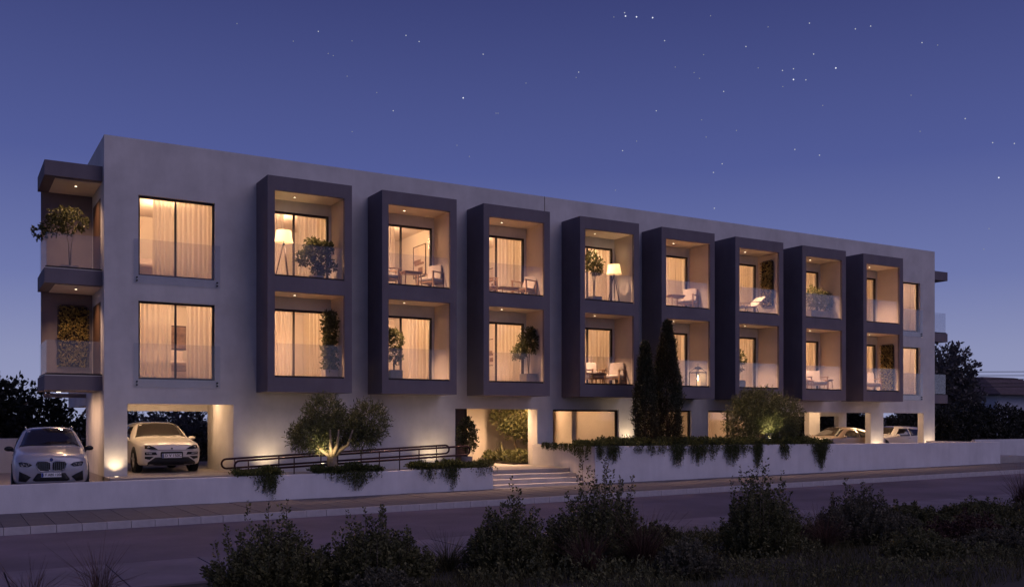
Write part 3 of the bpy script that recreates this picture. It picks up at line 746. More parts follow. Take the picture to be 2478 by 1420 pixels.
# trailing plants on the walls
def trailing(label, x0, x1, ytop, ztop, strands, seed, top=.16, mound=900, front=-4.0, group='trailing plants on the garden walls', zb=0.05):
    """strands: list of (x centre, spread, drop, number)"""
    rg = np.random.default_rng(seed); xc = (x0+x1)/2
    t = thing('trailing_plant', label, 'plant', (xc, front+.1, ztop), 0, group)
    n = mound
    x = rg.random(n)*(x1-x0)+x0-xc; y = rg.random(n)*ytop; edge = np.minimum(1, np.minimum(x-(x0-xc), (x1-xc)-x)/.25)
    b_ = np.stack([x, y-.08, (-.05+rg.random(n)*top*(.6+.5*np.sin(x*5+seed)))*np.maximum(.15, edge)+zb], 1)
    P, D, S = twigs(rg, b_, np.stack([rg.normal(size=n)*.5, rg.normal(size=n)*.5-.2, np.full(n, .7)], 1), 5, .15, .075)
    Ps, Ds, Ss = [P], [D], [S]; st_ = MB()
    for sx, sp_, dr, num in strands:
        for k in range(num):
            px = sx - xc + rg.normal()*sp_*.5; ln = dr*(.15+.95*rg.random()**1.5)*math.exp(-((px-(sx-xc))/max(.05, sp_))**2*.8)
            if ln < .08: continue
            y0 = -.10-.05*rg.random()
            wob = rg.normal()*.06
            pts = [(px, .05, zb), (px, y0*.7, .04+zb*.5), (px+wob*.4, y0-.02, -ln*.4), (px+wob, y0-.01*rg.random(), -ln)]
            if k % 3 == 0: st_.tube(pts, .0035, 3, False)
            m2 = max(5, int(ln*34)); u = np.linspace(.05, 1, m2)
            seg = np.array(pts); q = np.stack([np.interp(u, [0, .15, .5, 1], seg[:, i]) for i in range(3)], 1)
            q += rg.normal(size=q.shape)*.015
            Ps.append(q); Ds.append(np.stack([rg.normal(size=m2)*.6, -.35-.3*rg.random(m2), -.7+rg.normal(size=m2)*.3], 1)); Ss.append((.045+.045*rg.random(m2))*(1.15-.55*u))
    P, D, S = np.concatenate(Ps), np.concatenate(Ds), np.concatenate(Ss)
    leaves('foliage', P, D, S, .24, rg, L_VINE, t, .04)
    if st_.v: st_.build('stem', BARK, t)['kind'] = 'stuff'
trailing('trailing plant spilling over the low wall below the start of the handrail', 2.85, 4.05, .5, .09, [(3.55,.30,.45,60),(3.80,.16,.66,60)], 31)
trailing('wide trailing plant over the low wall in front of the olive tree', 5.10, 7.10, .6, .12, [(5.7,.4,.22,50),(6.25,.5,.48,120),(6.8,.3,.2,40)], 32, mound=1500)
trailing('thin trailing plant at the end of the low wall beside the steps', 8.15, 10.85, .6, .16, [(8.6,.4,.35,45),(9.4,.25,.60,50),(9.2,.35,.35,45),(10.5,.4,.26,40)], 33, mound=1500)
for k, (x0, x1, ss) in enumerate([(14.72, 17.3, [(15.5,.35,.5,120),(14.95,.25,.42,70),(16.6,.3,.25,50),(17.1,.3,.3,50)]), (17.3, 20.1, [(18.3,.38,.75,150),(19.3,.5,.66,170),(17.6,.25,.3,40),(20.0,.3,.5,60)]),
                                  (20.1, 22.9, [(20.9,.5,.72,170),(22.2,.32,.86,120),(21.5,.3,.4,50)]), (22.9, 26.3, [(23.6,.35,.55,100),(25.6,.42,.95,200)])]):
    trailing(['bushy trailing plant at the corner of the planter wall by the steps', 'trailing plant hanging from the planter wall below the cypresses',
              'trailing plant with long strands on the planter wall between the cypresses and broad olive', 'trailing plant hanging from the planter wall below the broad olive tree'][k], x0, x1, 1.3, .74-.012*k, ss, 40+k, top=.22, mound=2400)
# ivy on the return wall of the planter
rg = np.random.default_rng(47); t = thing('trailing_plant', 'trailing plant falling down the side of the planter wall facing the steps', 'plant', (14.76, -2.4, .78), 0, 'trailing plants on the garden walls')
Ps, Ds, Ss = [], [], []
for k in range(170):
    yy = rg.uniform(-1.5, 1.6); ln = (.25+.35*math.exp(-((yy+1.0)/.6)**2))*(.4+.6*rg.random()); m2 = int(8+ln*34); u = np.linspace(0, 1, m2)
    Ps.append(np.stack([-.05-.05*rg.random(m2), yy+rg.normal(size=m2)*.02, .08-u*ln], 1)); Ds.append(np.stack([-.4-.3*rg.random(m2), rg.normal(size=m2)*.6, -.5+rg.normal(size=m2)*.4], 1)); Ss.append(.04+.03*rg.random(m2))
leaves('foliage', np.concatenate(Ps), np.concatenate(Ds), np.concatenate(Ss), .24, rg, L_VINE, t, .04)

# ------------------------------------------------------------------ potted plants
def pot_tree(label, loc, h, cr, seed, pot='round', ph=.32, pr=.20, cz=None, leaf=L_POT, size=.07, dens=90, forks=3, group='potted trees on the balconies', extra=(), name='potted_tree'):
    rg = np.random.default_rng(seed); t = thing(name, label, 'potted plant', loc, 0, group); rr = random.Random(seed)
    if pot == 'round': MB().lathe([(pr*.7, 0), (pr, ph), (pr*.9, ph), (pr*.88, ph-.04)], n=20).build('pot', POT, t, True)
    else: MB().box(-pr, pr, -pr, pr, 0, ph).build('pot', POT, t, bevel=.012)
    cz = cz or h-cr[2]
    for k in range(forks):
        m_ = MB()
        a = 2*math.pi*k/forks+rr.random(); q = .45*cr[0]
        limbs(m_, [(.006*math.cos(a), .006*math.sin(a), ph-.05), (.04*math.cos(a), .04*math.sin(a), (ph+cz)/2), (q*math.cos(a), q*math.sin(a), cz)], .018, .008, 6)
        m_.build('stem', BARK, t, True)
    Ps, Ds, Ss = [], [], []
    cl = [((0, 0, cz), cr)] + [((x*cr[0], y*cr[1], cz+z*cr[2]), tuple(q*s for q in cr)) for x, y, z, s in extra]
    for c, r_ in cl:
        n = int(dens*(r_[0]*r_[1]+r_[1]*r_[2]+r_[0]*r_[2])*4)+20
        b_, u = ellip(rg, n, c, r_, .3); P, D, S = twigs(rg, b_, u, 6, .10, size); Ps.append(P); Ds.append(D); Ss.append(S)
    leaves('foliage', np.concatenate(Ps), np.concatenate(Ds), np.concatenate(Ss), .30, rg, leaf, t, .05)
    return t
UZ, LZ = 6.09, 2.98
pot_tree('bushy dark plant with several crowns beside a tripod lamp', (6.20, -.72, UZ), 1.35, (.36,.28,.30), 61, pr=.24, ph=.16, cz=.95, size=.085, dens=120, extra=((-.9,0,-.8,.75),(.9,0,-1.4,.7),(.9,0,.45,.62),(-.3,.1,.7,.6),(.2,0,-2.0,.55)))
pot_tree('standard tree with a round dark crown beside a tripod lamp', (17.05, -.72, UZ), 1.85, (.33,.28,.36), 62, pot='square', pr=.22, ph=.22, cz=1.46, dens=130, extra=((-.3,0,.6,.6),(.4,0,-.5,.6)))
pot_tree('dark tree in a square pot below the table and armchair balcony', (8.86, -.78, LZ), 1.7, (.30,.26,.36), 63, pot='square', pr=.22, ph=.34, cz=1.28, dens=130, extra=((.2,0,-1.3,.7),(-.2,0,.6,.6)))
pot_tree('large dense round potted tree on a lower balcony', (14.22, -.62, LZ), 2.1, (.40,.34,.46), 64, pot='square', pr=.24, ph=.36, cz=1.52, dens=130, extra=((-.8,0,-.7,.6),(-1.3,0,-.95,.42),(.35,0,.3,.7)))
pot_tree('slim dark tree in a square pot on a lower balcony above the broad olive', (24.42, -.72, LZ), 1.6, (.26,.24,.34), 65, pot='square', pr=.2, ph=.34, cz=1.25, dens=130, extra=((.2,0,-1.0,.6),))
pot_tree('potted tree with a wide crown poking past the upper end balcony above the silver car', (-.80, 1.15, 6.05), 2.0, (.50,.45,.38), 66, pr=.26, ph=.20, cz=1.55, dens=90, forks=2, extra=((-.9,-.1,-.55,.62),(-1.62,-.2,-1.15,.40),(-.5,0,.35,.6)))
pl = thing('shrub_planter', 'trough planter of three feathery shrubs on an upper balcony', 'planter', (29.35, -.55, UZ))
MB().box(-.65, .65, -.18, .18, 0, .42).build('trough', POT, pl, bevel=.012)
rg = np.random.default_rng(67)
for cx, r_, cz in ((-.42, (.22,.2,.48), .98), (.08, (.32,.22,.42), .95), (.48, (.22,.2,.36), .85)):
    b_, u = ellip(rg, 240, (cx, 0, cz), r_, .3); P, D, S = twigs(rg, b_, u+np.array([0,0,.5]), 6, .16, .07); leaves('shrub', P, D, S, .2, rg, L_POT, pl)
def hedge(label, loc, sx, sy, h, seed):
    t = thing('hedge_column', label, 'hedge', loc); rg = np.random.default_rng(seed)
    MB().box(-sx*.5, sx*.5, -sy*.5, sy*.5, 0, .30).build('pot', POT, t)
    MB().tube([(0,0,.25),(0,0,h*.9)], .03, 6).build('stem', BARK, t)
    n = 900; b_ = np.stack([rg.uniform(-.5,.5,n)*sx, rg.uniform(-.5,.5,n)*sy, rg.uniform(.28, h, n)], 1)
    P, D, S = twigs(rg, b_, nrm(rg.normal(size=(n,3))), 5, .09, .07); leaves('foliage', P, D, S, .32, rg, L_POT, t, .05)
hedge('tall clipped hedge column in a pot on the lower balcony nearest the wide windows', (6.65, -.70, LZ), .42, .40, 2.15, 68)
def leafy_panel(label, loc, rotz, w_, h, seed):
    t = thing('leafy_wall_panel', label, 'plant panel', loc, rotz, 'framed leafy panels on balcony walls'); rg = np.random.default_rng(seed)
    MB().tube([(-w_/2,0,0),(-w_/2,0,h-.08),(-w_/2+.08,0,h),(w_/2-.08,0,h),(w_/2,0,h-.08),(w_/2,0,0)], .014, 6).build('frame', BLACK, t, True)
    MB().box(-w_/2+.03, w_/2-.03, -.01, .01, 0, h-.03).build('mesh_backing', SOIL, t)
    n = int(520*w_*h); b_ = np.stack([rg.uniform(-.48,.48,n)*w_, -.03-.05*rg.random(n), rg.uniform(.02,.97,n)*h], 1)
    P, D, S = twigs(rg, b_, np.stack([rg.normal(size=n)*.6, -.5*np.ones(n), rg.normal(size=n)*.6-.1], 1), 3, .05, .055)
    leaves('foliage', P, D, S, .36, rg, L_PANEL, t, .06)
leafy_panel('framed panel of glinting leaves on the back wall of the end balcony above the silver car', (-.56, 2.55, 3.32), 0, .86, 1.92, 71)
leafy_panel('leafy panel without a visible frame on the side wall of an upper balcony', (26.17, -.62, 6.50), R(-90), .66, 1.95, 72)
leafy_panel('framed leafy panel on the side wall of a lower balcony box', (33.90, -.62, 3.05), R(-90), .70, 2.15, 73)

# ------------------------------------------------------------------ balcony furniture
SHADE = curtainmat('lamp_shade', (.85, .74, .55), .65, 0.0)
BULB = emitmat('bulb_glow', (1, .70, .38), 22)
def floor_lamp(label, loc, p=24):
    t = thing('floor_lamp', label, 'floor lamp', loc, .3, 'tripod floor lamps on the balconies')
    for k in range(3):
        a = 2*math.pi*k/3+.5
        MB().tube([(.27*math.cos(a), .27*math.sin(a), 0), (.02*math.cos(a), .02*math.sin(a), 1.08)], [.016, .02], 8).build('leg', WOODD, t, True)
    MB().lathe([(.04, 1.05), (.04, 1.12), (.012, 1.13), (.012, 1.22)], n=12).build('joint', BLACK, t, True)
    MB().lathe([(.29, 1.15), (.225, 1.53)], n=28, cap=False).build('lamp_shade', SHADE, t, True)
    MB().ball((0, 0, 1.32), .05, 10).build('bulb', BULB, t, True)
    light('floor_lamp_light', 'POINT', (loc[0], loc[1], loc[2]+1.32), p, size=.06, color=(1, .70, .38))
floor_lamp('tripod floor lamp with a cream shade beside the bushy plant on an upper balcony', (5.17, -.62, UZ))
floor_lamp('tripod floor lamp with a cream shade beside the standard tree, lighting the wall', (18.06, -.62, UZ))
def armchair(label, loc, rotz, sling=False, w_=.66):
    t = thing('armchair', label, 'armchair', loc, rotz, 'timber armchairs on the balconies'); h = w_/2
    for sx in (-h, h):
        MB().box(sx-.022, sx+.022, .26, .31, 0, .58).build('leg', WOOD, t); MB().box(sx-.022, sx+.022, -.34, -.29, 0, .60).build('leg', WOOD, t)
        MB().box(sx-.035, sx+.035, -.36, .34, .58, .615).build('armrest', WOOD, t, bevel=.01)
    MB().box(-h+.022, h-.022, -.33, .30, .24, .29).build('seat_frame', WOOD, t)
    bz = [(-h+.03, -.30, .30), (h-.03, -.30, .30), (h-.03, -.24, .30), (-h+.03, -.24, .30), (-h+.03, -.44, .86), (h-.03, -.44, .86), (h-.03, -.36, .88), (-h+.03, -.36, .88)]
    if sling:
        MB().hexa([(x, y+.05, z) if k < 4 else (x, y-.08, z-.04) for k, (x, y, z) in enumerate(bz)]).build('backrest', CUSH, t, bevel=.015)
        MB().box(-h+.03, h-.03, -.28, .30, .29, .33).build('seat', CUSH, t, bevel=.01)
    else:
        MB().hexa(bz).build('backrest', WOOD, t)
        MB().box(-h+.03, h-.03, -.28, .31, .291, .41).build('seat_cushion', CUSH, t, bevel=.035)
        MB().hexa([(x*.98, y+.09, z+.09) if k < 4 else (x*.95, y+.13, z+.02) for k, (x, y, z) in enumerate(bz)]).build('back_cushion', CUSH, t, bevel=.03)
    return t
def table(label, loc, sx, sy, h, rotz=0):
    t = thing('side_table', label, 'table', loc, rotz, 'timber tables on the balconies')
    MB().box(-sx/2, sx/2, -sy/2, sy/2, h-.035, h).build('table_top', WOOD, t, bevel=.006)
    MB().box(-sx/2+.04, sx/2-.04, -sy/2+.04, sy/2-.04, h-.08, h-.036).build('apron', WOOD, t)
    for x in (-1, 1):
        for y in (-1, 1):
            MB().tube([(x*(sx/2-.02), y*(sy/2-.02), 0), (x*(sx/2-.06), y*(sy/2-.06), h-.036)], [.014, .02], 6).build('leg', WOOD, t)
table('square timber table between two armchairs on an upper balcony', (9.50, -.72, UZ), .66, .5, .56)
armchair('timber armchair with cream cushions between the square table and the balcony wall', (10.30, -.60, UZ), R(116))
armchair('timber armchair half hidden by the balcony frame beside the square table', (8.74, -.62, UZ), R(-105))
armchair('low sling armchair leaning back beside a low table and balcony wall', (14.02, -.62, UZ), R(112), True, .62)
armchair('small sling armchair across the low table from the leaning one', (12.62, -.45, UZ), R(-110), True, .5)
table('low timber table between two sling armchairs', (13.28, -.74, UZ), .75, .45, .30)
table('small timber table beside a lone armchair on an upper balcony', (21.0, -.70, UZ), .70, .5, .54)
armchair('lone cushioned timber armchair beside a small table on an upper balcony', (21.78, -.58, UZ), R(118))
table('long timber table between armchairs on a lower balcony', (17.05, -.78, LZ), .85, .45, .46)
armchair('timber armchair with a cream cushion between the long table and balcony wall', (18.08, -.60, LZ), R(118), False, .7)
armchair('small timber armchair behind the long table on the lower balcony', (17.30, -.40, LZ), R(178), False, .55)
armchair('wide cream cushioned armchair between two small tables on a lower balcony', (29.25, -.50, LZ), R(165), False, .8)
table('broader low table beside the wide cushioned armchair', (28.45, -.75, LZ), .5, .42, .44)
table('narrower low table at the glass before the wide cushioned armchair', (30.0-.38, -.88, LZ), .34, .30, .48)
armchair('cream armchair on the lower balcony with the framed leafy panel', (32.75, -.55, LZ), R(160), False, .8)
table('small table behind glass on the lantern balcony', (21.0, -.6, LZ), .55, .45, .40)
lo = thing('lounge_chair', 'low reclined lounge chair on the upper balcony with the leafy panel', 'lounge chair', (25.15, -.66, UZ), R(90))
prof = [(.0, .80, .30), (.0, .30, .27), (.0, -.05, .30), (.0, -.60, .74)]
m_ = MB()
for a, b in zip(prof[:-1], prof[1:]):
    m_.hexa([(-.28, b[1], b[2]), (.28, b[1], b[2]), (.28, a[1], a[2]), (-.28, a[1], a[2]), (-.28, b[1], b[2]+.05), (.28, b[1], b[2]+.05), (.28, a[1], a[2]+.05), (-.28, a[1], a[2]+.05)])
m_.build('seat', CUSH, lo)
for sx in (-.29, .29):
    MB().tube([(sx, .62, 0), (sx, .55, .29), (sx, -.05, .31), (sx, -.22, .0)], .016, 6).build('leg', WOODD, lo, True)
    MB().tube([(sx, .30, .30), (sx, .30, .50), (sx, -.32, .54)], .016, 6).build('armrest', WOODD, lo, True)
ln = thing('candle_lantern', 'black house shaped lantern with a burning candle on a lower balcony', 'lantern', (22.12, -.80, LZ))
for x in (-1, 1):
    for y in (-1, 1): MB().box(x*.26-.014, x*.26+.014, y*.22-.014, y*.22+.014, 0, .60).build('post', BLACK, ln)
MB().box(-.28, .28, -.24, .24, 0, .03).build('base', BLACK, ln)
m_ = MB()
for x in (-1, 1):
    for y in (-1, 1): m_.tube([(x*.27, y*.23, .60), (x*.05, y*.05, .83)], .014, 6)
m_.box(-.27, .27, -.235, -.21, .59, .615).box(-.27, .27, .21, .235, .59, .615).box(-.275, -.25, -.21, .21, .59, .615).box(.25, .275, -.21, .21, .59, .615)
m_.add([(-.14,-.12,.745),(.14,-.12,.745),(.14,.12,.745),(-.14,.12,.745),(0,0,.87)], [(0,1,4),(1,2,4),(2,3,4),(3,0,4)])
m_.build('roof', BLACK, ln)
MB().tube([(.05*math.cos(k*.6), 0, .92+.05*math.sin(k*.6)) for k in range(12)], .007, 5).build('handle', BLACK, ln, True)
MB().lathe([(.055, .03), (.055, .26), (.05, .27)], n=16).build('candle', mat('wax', (.7, .55, .35), .6, var=0, emit=(1, .6, .25), estr=1.2), ln, True)
MB().lathe([(.004, .27), (.028, .32), (.030, .37), (.014, .46), (.002, .52)], n=12).build('flame', emitmat('flame', (1, .72, .35), 14), ln, True)
light('candle_light', 'POINT', (22.12, -.80, LZ+.40), 9, size=.05, color=(1, .62, .28))

# ------------------------------------------------------------------ entrance planting
pot_tree('dense dark potted tree beside the entrance at the top of the ramp', (11.38, -1.2, 0.0), 1.8, (.34,.30,.46), 81, pr=.20, ph=.42, cz=1.16, dens=140, group='entrance plants', extra=((0,0,.65,.6),(.3,0,-.5,.7)))
tree('lobby_tree', 'lit leafy tree filling the planting bed inside the entrance', (15.55, 2.6, .06), lambda m_, rr: limbs(m_, [(0,0,-.1),(.05,0,.5),(-.05,0,1.0),(0,0,1.6)], .09, .03),
     [((0,0,1.65),(.72,.55,.55)), ((-.45,0,1.75),(.5,.5,.5)), ((.5,-.1,1.3),(.45,.4,.5)), ((-.2,-.2,1.25),(.4,.4,.35))], 60, .10, L_LOBBY, 82, None, BARK, .32, 6, .16)
lbed = MB().box(14.35, 16.9, .70, 3.95, .001, .06).build('planting_bed', SOIL); tag(lbed, 'soil bed with lit plants inside the entrance recess', 'planting bed')
rg = np.random.default_rng(83)
ag = thing('agave', 'spiky agave standing in the entrance planting bed', 'plant', (14.72, 2.15, .06))
m_ = MB()
for k in range(22):
    a = rg.uniform(0, 6.28); el = rg.uniform(.5, 1.4); L_ = rg.uniform(.6, .95); d = np.array([math.cos(a)*math.cos(el), math.sin(a)*math.cos(el), math.sin(el)]); s = np.array([-math.sin(a), math.cos(a), 0])*.035
    p0 = d*.02; p1 = d*L_*.5; p2 = d*L_ + np.array([0,0,-.05])
    m_.add([p0-s, p0+s, p1+s*1.2, p1-s*1.2, p2], [(0,1,2,3), (3,2,4)])
m_.build('leaf_rosette', L_AGAVE, ag)
for k, (x, y, r_) in enumerate(((14.62, 1.45, .26), (14.85, 1.0, .30), (15.3, 1.05, .28), (14.55, 2.9, .24), (15.1, 1.7, .28))):
    t = thing('lobby_shrub', 'low lit round shrub in the entrance planting bed', 'shrub', (x, y, .05), 0, 'low shrubs in the entrance bed')
    MB().tube([(0,0,0),(0,0,r_)], .012, 5).build('stem', BARK, t)
    b_, u = ellip(rg, 150, (0,0,r_*.8), (r_,r_,r_*.8), .3); P, D, S = twigs(rg, b_, u, 6, .09, .07); leaves('foliage', P, D, S, .3, rg, L_LOBBY, t, .05)
# ------------------------------------------------------------------ cars
def catmull(xs_, ys, q):
    xs_, ys = np.asarray(xs_, float), np.asarray(ys, float)
    d = np.gradient(ys, xs_)
    dl = np.diff(ys)/np.diff(xs_)
    for i in range(1, len(xs_)-1):
        d[i] = 0 if dl[i-1]*dl[i] <= 0 else 2*dl[i-1]*dl[i]/(dl[i-1]+dl[i])
    d[0], d[-1] = dl[0], dl[-1]
    i = np.clip(np.searchsorted(xs_, q)-1, 0, len(xs_)-2); h = xs_[i+1]-xs_[i]; t = (q-xs_[i])/h
    return ((2*t**3-3*t**2+1)*ys[i] + (t**3-2*t**2+t)*h*d[i] + (-2*t**3+3*t**2)*ys[i+1] + (t**3-t**2)*h*d[i+1])
LOW = [(0,.22),(.58,.22),(.885,.27),(.95,.45),(.955,.72)]
SUV = [(0.0, [(0,.36),(.40,.36),(.62,.38),(.70,.48),(.71,.62),(.70,.76),(.60,.86),(.33,.90),(0,.91)]),
       (.07, [(0,.27),(.46,.27),(.74,.30),(.82,.46),(.83,.64),(.81,.80),(.68,.91),(.36,.95),(0,.96)]),
       (.25, [(0,.24),(.5,.24),(.83,.28),(.91,.46),(.92,.68),(.885,.87),(.73,.985),(.38,1.015),(0,1.025)]),
       (.65, [(0,.22),(.55,.22),(.88,.27),(.95,.45),(.96,.71),(.93,.93),(.76,1.035),(.4,1.065),(0,1.075)]),
       (1.2, LOW+[(.935,.98),(.80,1.085),(.42,1.12),(0,1.13)]), (1.45, LOW+[(.935,1.01),(.80,1.12),(.45,1.165),(0,1.175)]),
       (2.15, LOW+[(.935,1.03),(.64,1.56),(.45,1.62),(0,1.64)]), (2.8, LOW+[(.935,1.04),(.655,1.58),(.46,1.645),(0,1.665)]),
       (3.8, LOW+[(.925,1.06),(.64,1.54),(.45,1.60),(0,1.62)]), (4.35, LOW[:3]+[(.94,.45),(.93,.72),(.90,1.05),(.68,1.25),(.45,1.30),(0,1.32)]),
       (4.6, [(0,.30),(.5,.3),(.8,.34),(.88,.48),(.88,.72),(.86,.98),(.68,1.05),(.42,1.08),(0,1.09)]),
       (4.7, [(0,.42),(.4,.42),(.66,.44),(.72,.52),(.74,.7),(.72,.88),(.58,.95),(.36,.97),(0,.98)])]
COUPE = [k for k in SUV[:5]] + [(1.5, LOW+[(.935,1.0),(.80,1.10),(.45,1.15),(0,1.16)]), (2.25, LOW+[(.935,1.02),(.60,1.52),(.42,1.61),(0,1.635)]),
        (2.8, LOW+[(.935,1.03),(.61,1.54),(.43,1.63),(0,1.655)]), (3.5, LOW+[(.93,1.04),(.59,1.44),(.42,1.53),(0,1.555)]), (4.2, LOW[:3]+[(.94,.45),(.93,.72),(.90,1.06),(.62,1.20),(.42,1.25),(0,1.265)]),
        (4.6, [(0,.30),(.5,.3),(.8,.34),(.88,.48),(.88,.72),(.86,1.0),(.68,1.08),(.42,1.11),(0,1.12)]), SUV[-1]]
def car(name, label, keys, loc, rotz, paint, front='kidney', zs=1.0, plate='', text_size=.085, wr=.37, group=None, glass_side=None, zl=1.0):
    """local +X is forward; the nose stands at x = 2.35"""
    t = thing(name, label, 'car', loc, rotz, group)
    s_ = [k[0] for k in keys]; q = np.concatenate([np.linspace(0, .3, 10)[:-1], np.linspace(.3, 4.4, 44)[:-1], np.linspace(4.4, 4.7, 8)])
    arr = np.array([k[1] for k in keys]); arr[:, :, 1] *= zs
    NR = 27; ru = np.linspace(0, 8, NR); rings = []
    A = np.stack([np.stack([catmull(s_, arr[:, j, c], q) for c in (0, 1)], 1) for j in range(9)], 1)   # station, point, yz
    for a in A:
        rings.append(np.stack([catmull(range(9), a[:, 0], ru), catmull(range(9), a[:, 1], ru)], 1))
    m_ = MB(); full = 2*NR-2
    for a, s in zip(rings, q):
        loop = [(y, z) for y, z in a] + [(-y, z) for y, z in a[-2:0:-1]]
        for y, z in loop: m_.v.append((2.35-s, y, z))
    for i in range(len(q)-1):
        for k in range(full): m_.f.append((i*full+k, i*full+(k+1) % full, (i+1)*full+(k+1) % full, (i+1)*full+k)); m_.m.append(0)
    m_.f.append(tuple(range(full))[::-1]); m_.m.append(0); l = (len(q)-1)*full; m_.f.append(tuple(l+k for k in range(full))); m_.m.append(0)
    m_.build('body', paint, t, True)
    bvh = BVHTree.FromPolygons([Vector(v) for v in m_.v], m_.f)
    def proj(poly, axis, eps, sgn=1):
        pts = []
        for a, b in poly:
            if axis == 'x': og, dr = Vector((6, a, b)), Vector((-1, 0, 0))
            elif axis == 'y': og, dr = Vector((a, 4*sgn, b)), Vector((0, -sgn, 0))
            else: og, dr = Vector((a, b, 4)), Vector((0, 0, -1))
            h = bvh.ray_cast(og, dr)[0]
            pts.append((h if h else og + dr*(6-2.30 if axis == 'x' else 3.1)) - dr*eps)
        return pts
    def panel(nm, poly, axis, material, eps=.006, sgn=1, parent=t, rings_=4, edge=5):
        P2 = []
        n = len(poly)
        for i in range(n):
            a, b = poly[i], poly[(i+1) % n]
            for k in range(edge): P2.append((a[0]+(b[0]-a[0])*k/edge, a[1]+(b[1]-a[1])*k/edge))
        c = (sum(p[0] for p in P2)/len(P2), sum(p[1] for p in P2)/len(P2)); mm = MB(); N = len(P2)
        for r_ in range(rings_):
            k = 1-r_/rings_
            mm.v += [tuple(p) for p in proj([(c[0]+(p[0]-c[0])*k, c[1]+(p[1]-c[1])*k) for p in P2], axis, eps, sgn)]
        mm.v += [tuple(p) for p in proj([c], axis, eps, sgn)]
        for r_ in range(rings_-1):
            for i in range(N): mm.f.append((r_*N+i, r_*N+(i+1) % N, (r_+1)*N+(i+1) % N, (r_+1)*N+i)); mm.m.append(0)
        for i in range(N): mm.f.append(((rings_-1)*N+i, (rings_-1)*N+(i+1) % N, rings_*N)); mm.m.append(0)
        o = mm.build(nm, material, parent, True)
        sm = o.modifiers.new('solid', 'SOLIDIFY'); sm.thickness = .012; sm.offset = 0
        return o
    X = lambda s: 2.35-s
    ws0, ws1 = (1.50, 2.08) if keys is SUV else (1.56, 2.18)
    panel('windshield', [(X(ws0), -.79), (X(ws0-.05), 0), (X(ws0), .79), (X(ws1), .585), (X(ws1+.02), 0), (X(ws1), -.585)], 'z', CARGLASS, .004)
    for sg in (1, -1):
        if keys is SUV:
            panel('side_window', [(X(1.72), 1.06*zs), (X(2.80), 1.07*zs), (X(2.80), 1.50*zs), (X(2.25), 1.50*zs)], 'y', CARGLASS, .005, sg)
            panel('side_window', [(X(2.88), 1.07*zs), (X(4.0), 1.12*zs), (X(3.75), 1.44*zs), (X(2.88), 1.50*zs)], 'y', CARGLASS, .005, sg)
        else:
            panel('side_window', [(X(1.75), 1.05*zs), (X(2.85), 1.06*zs), (X(2.85), 1.50*zs), (X(2.35), 1.46*zs)], 'y', CARGLASS, .005, sg)
            panel('side_window', [(X(2.92), 1.06*zs), (X(3.95), 1.10*zs), (X(3.55), 1.36*zs), (X(2.92), 1.50*zs)], 'y', CARGLASS, .005, sg)
        panel('door_handle', [(X(2.62), .90*zs), (X(2.80), .90*zs), (X(2.80), .925*zs), (X(2.62), .925*zs)], 'y', CHROME, .02, sg, rings_=2, edge=2)
        for wx in (.92, 3.78):
            arch = [(X(wx)+(wr+.07)*math.cos(a), wr+(wr+.07)*math.sin(a)) for a in [math.pi*k/12-.25*(k == 0)*0 for k in range(13)]] + [(X(wx)-(wr+.05), .24), (X(wx)+(wr+.05), .24)]
            panel('wheel_arch', arch, 'y', BLACK, .004, sg, edge=1)
            wheel = bpy.data.objects.new('wheel', None); COL.objects.link(wheel); wheel.parent = t; wheel.location = (X(wx), .86*sg, wr)
            MB().lathe([(wr*.66, -.12), (wr*.95, -.12), (wr, -.08), (wr, .08), (wr*.95, .12), (wr*.66, .12)], n=28, axis='y', cap=False).build('tyre', RUB, wheel, True)
            rm = MB().lathe([(wr*.67, -.10), (wr*.67, .10)], n=28, axis='y', cap=False).lathe([(wr*.64, .02*sg), (.02, .03*sg)], n=28, axis='y', cap=False)
            for k in range(5):
                a = 2*math.pi*k/5; c_, s2 = math.cos(a), math.sin(a)
                rm.tube([(s2*.03, .10*sg, c_*.03), (s2*wr*.66, .09*sg, c_*wr*.66)], [.04, .03], 5)
            rm.build('rim', ALU, wheel)
        mm = MB().ball((X(1.78), sg*1.05, 1.10*zs), (.07, .125, .066), 14).tube([(X(1.74), sg*.90, 1.04*zs), (X(1.76), sg*1.0, 1.06*zs)], .025, 6)
        mm.build('mirror', BLACK if front == 'kidney' else paint, t, True)
    Z = lambda z: z*zs
    def sym(nm, poly, material, eps=.008):
        for sg in (1, -1): panel(nm, [(y*sg, Z(z)) for y, z in poly], 'x', material, eps)
    def rrect(y0, y1, z0, z1, r_):
        pts = []
        for cy, cz, a0 in ((y1-r_, z1-r_, 0), (y0+r_, z1-r_, 90), (y0+r_, z0+r_, 180), (y1-r_, z0+r_, 270)):
            for k in range(4): pts.append((cy+r_*math.cos(R(a0+30*k)), cz+r_*math.sin(R(a0+30*k))))
        return pts
    def numplate(yc, zc, w_, h):
        hx = proj([(yc, Z(zc))], 'x', .0)[0].x + .012
        pl_ = MB().box(0, .012, -w_/2, w_/2, -h/2, h/2).build('number_plate', PLATE, t, loc=(hx, yc, Z(zc)))
        MB().box(.0125, .014, -w_/2+.004, -w_/2+.05, -h/2+.004, h/2-.004).build('plate_band', PLATEBLUE, pl_)
        cu = bpy.data.curves.new('letters', 'FONT'); cu.body = plate; cu.size = text_size; cu.align_x = 'CENTER'; cu.align_y = 'CENTER'; cu.extrude = .001; cu.offset = .0015
        tmp = bpy.data.objects.new('letters', cu); COL.objects.link(tmp)
        dg = bpy.context.evaluated_depsgraph_get(); me = bpy.data.meshes.new_from_object(tmp.evaluated_get(dg))
        bpy.data.objects.remove(tmp); me.materials.clear(); me.materials.append(PLATETXT)
        o = mobj('plate_lettering', me, pl_, (.0135, .022, 0), (R(90), 0, R(90)))
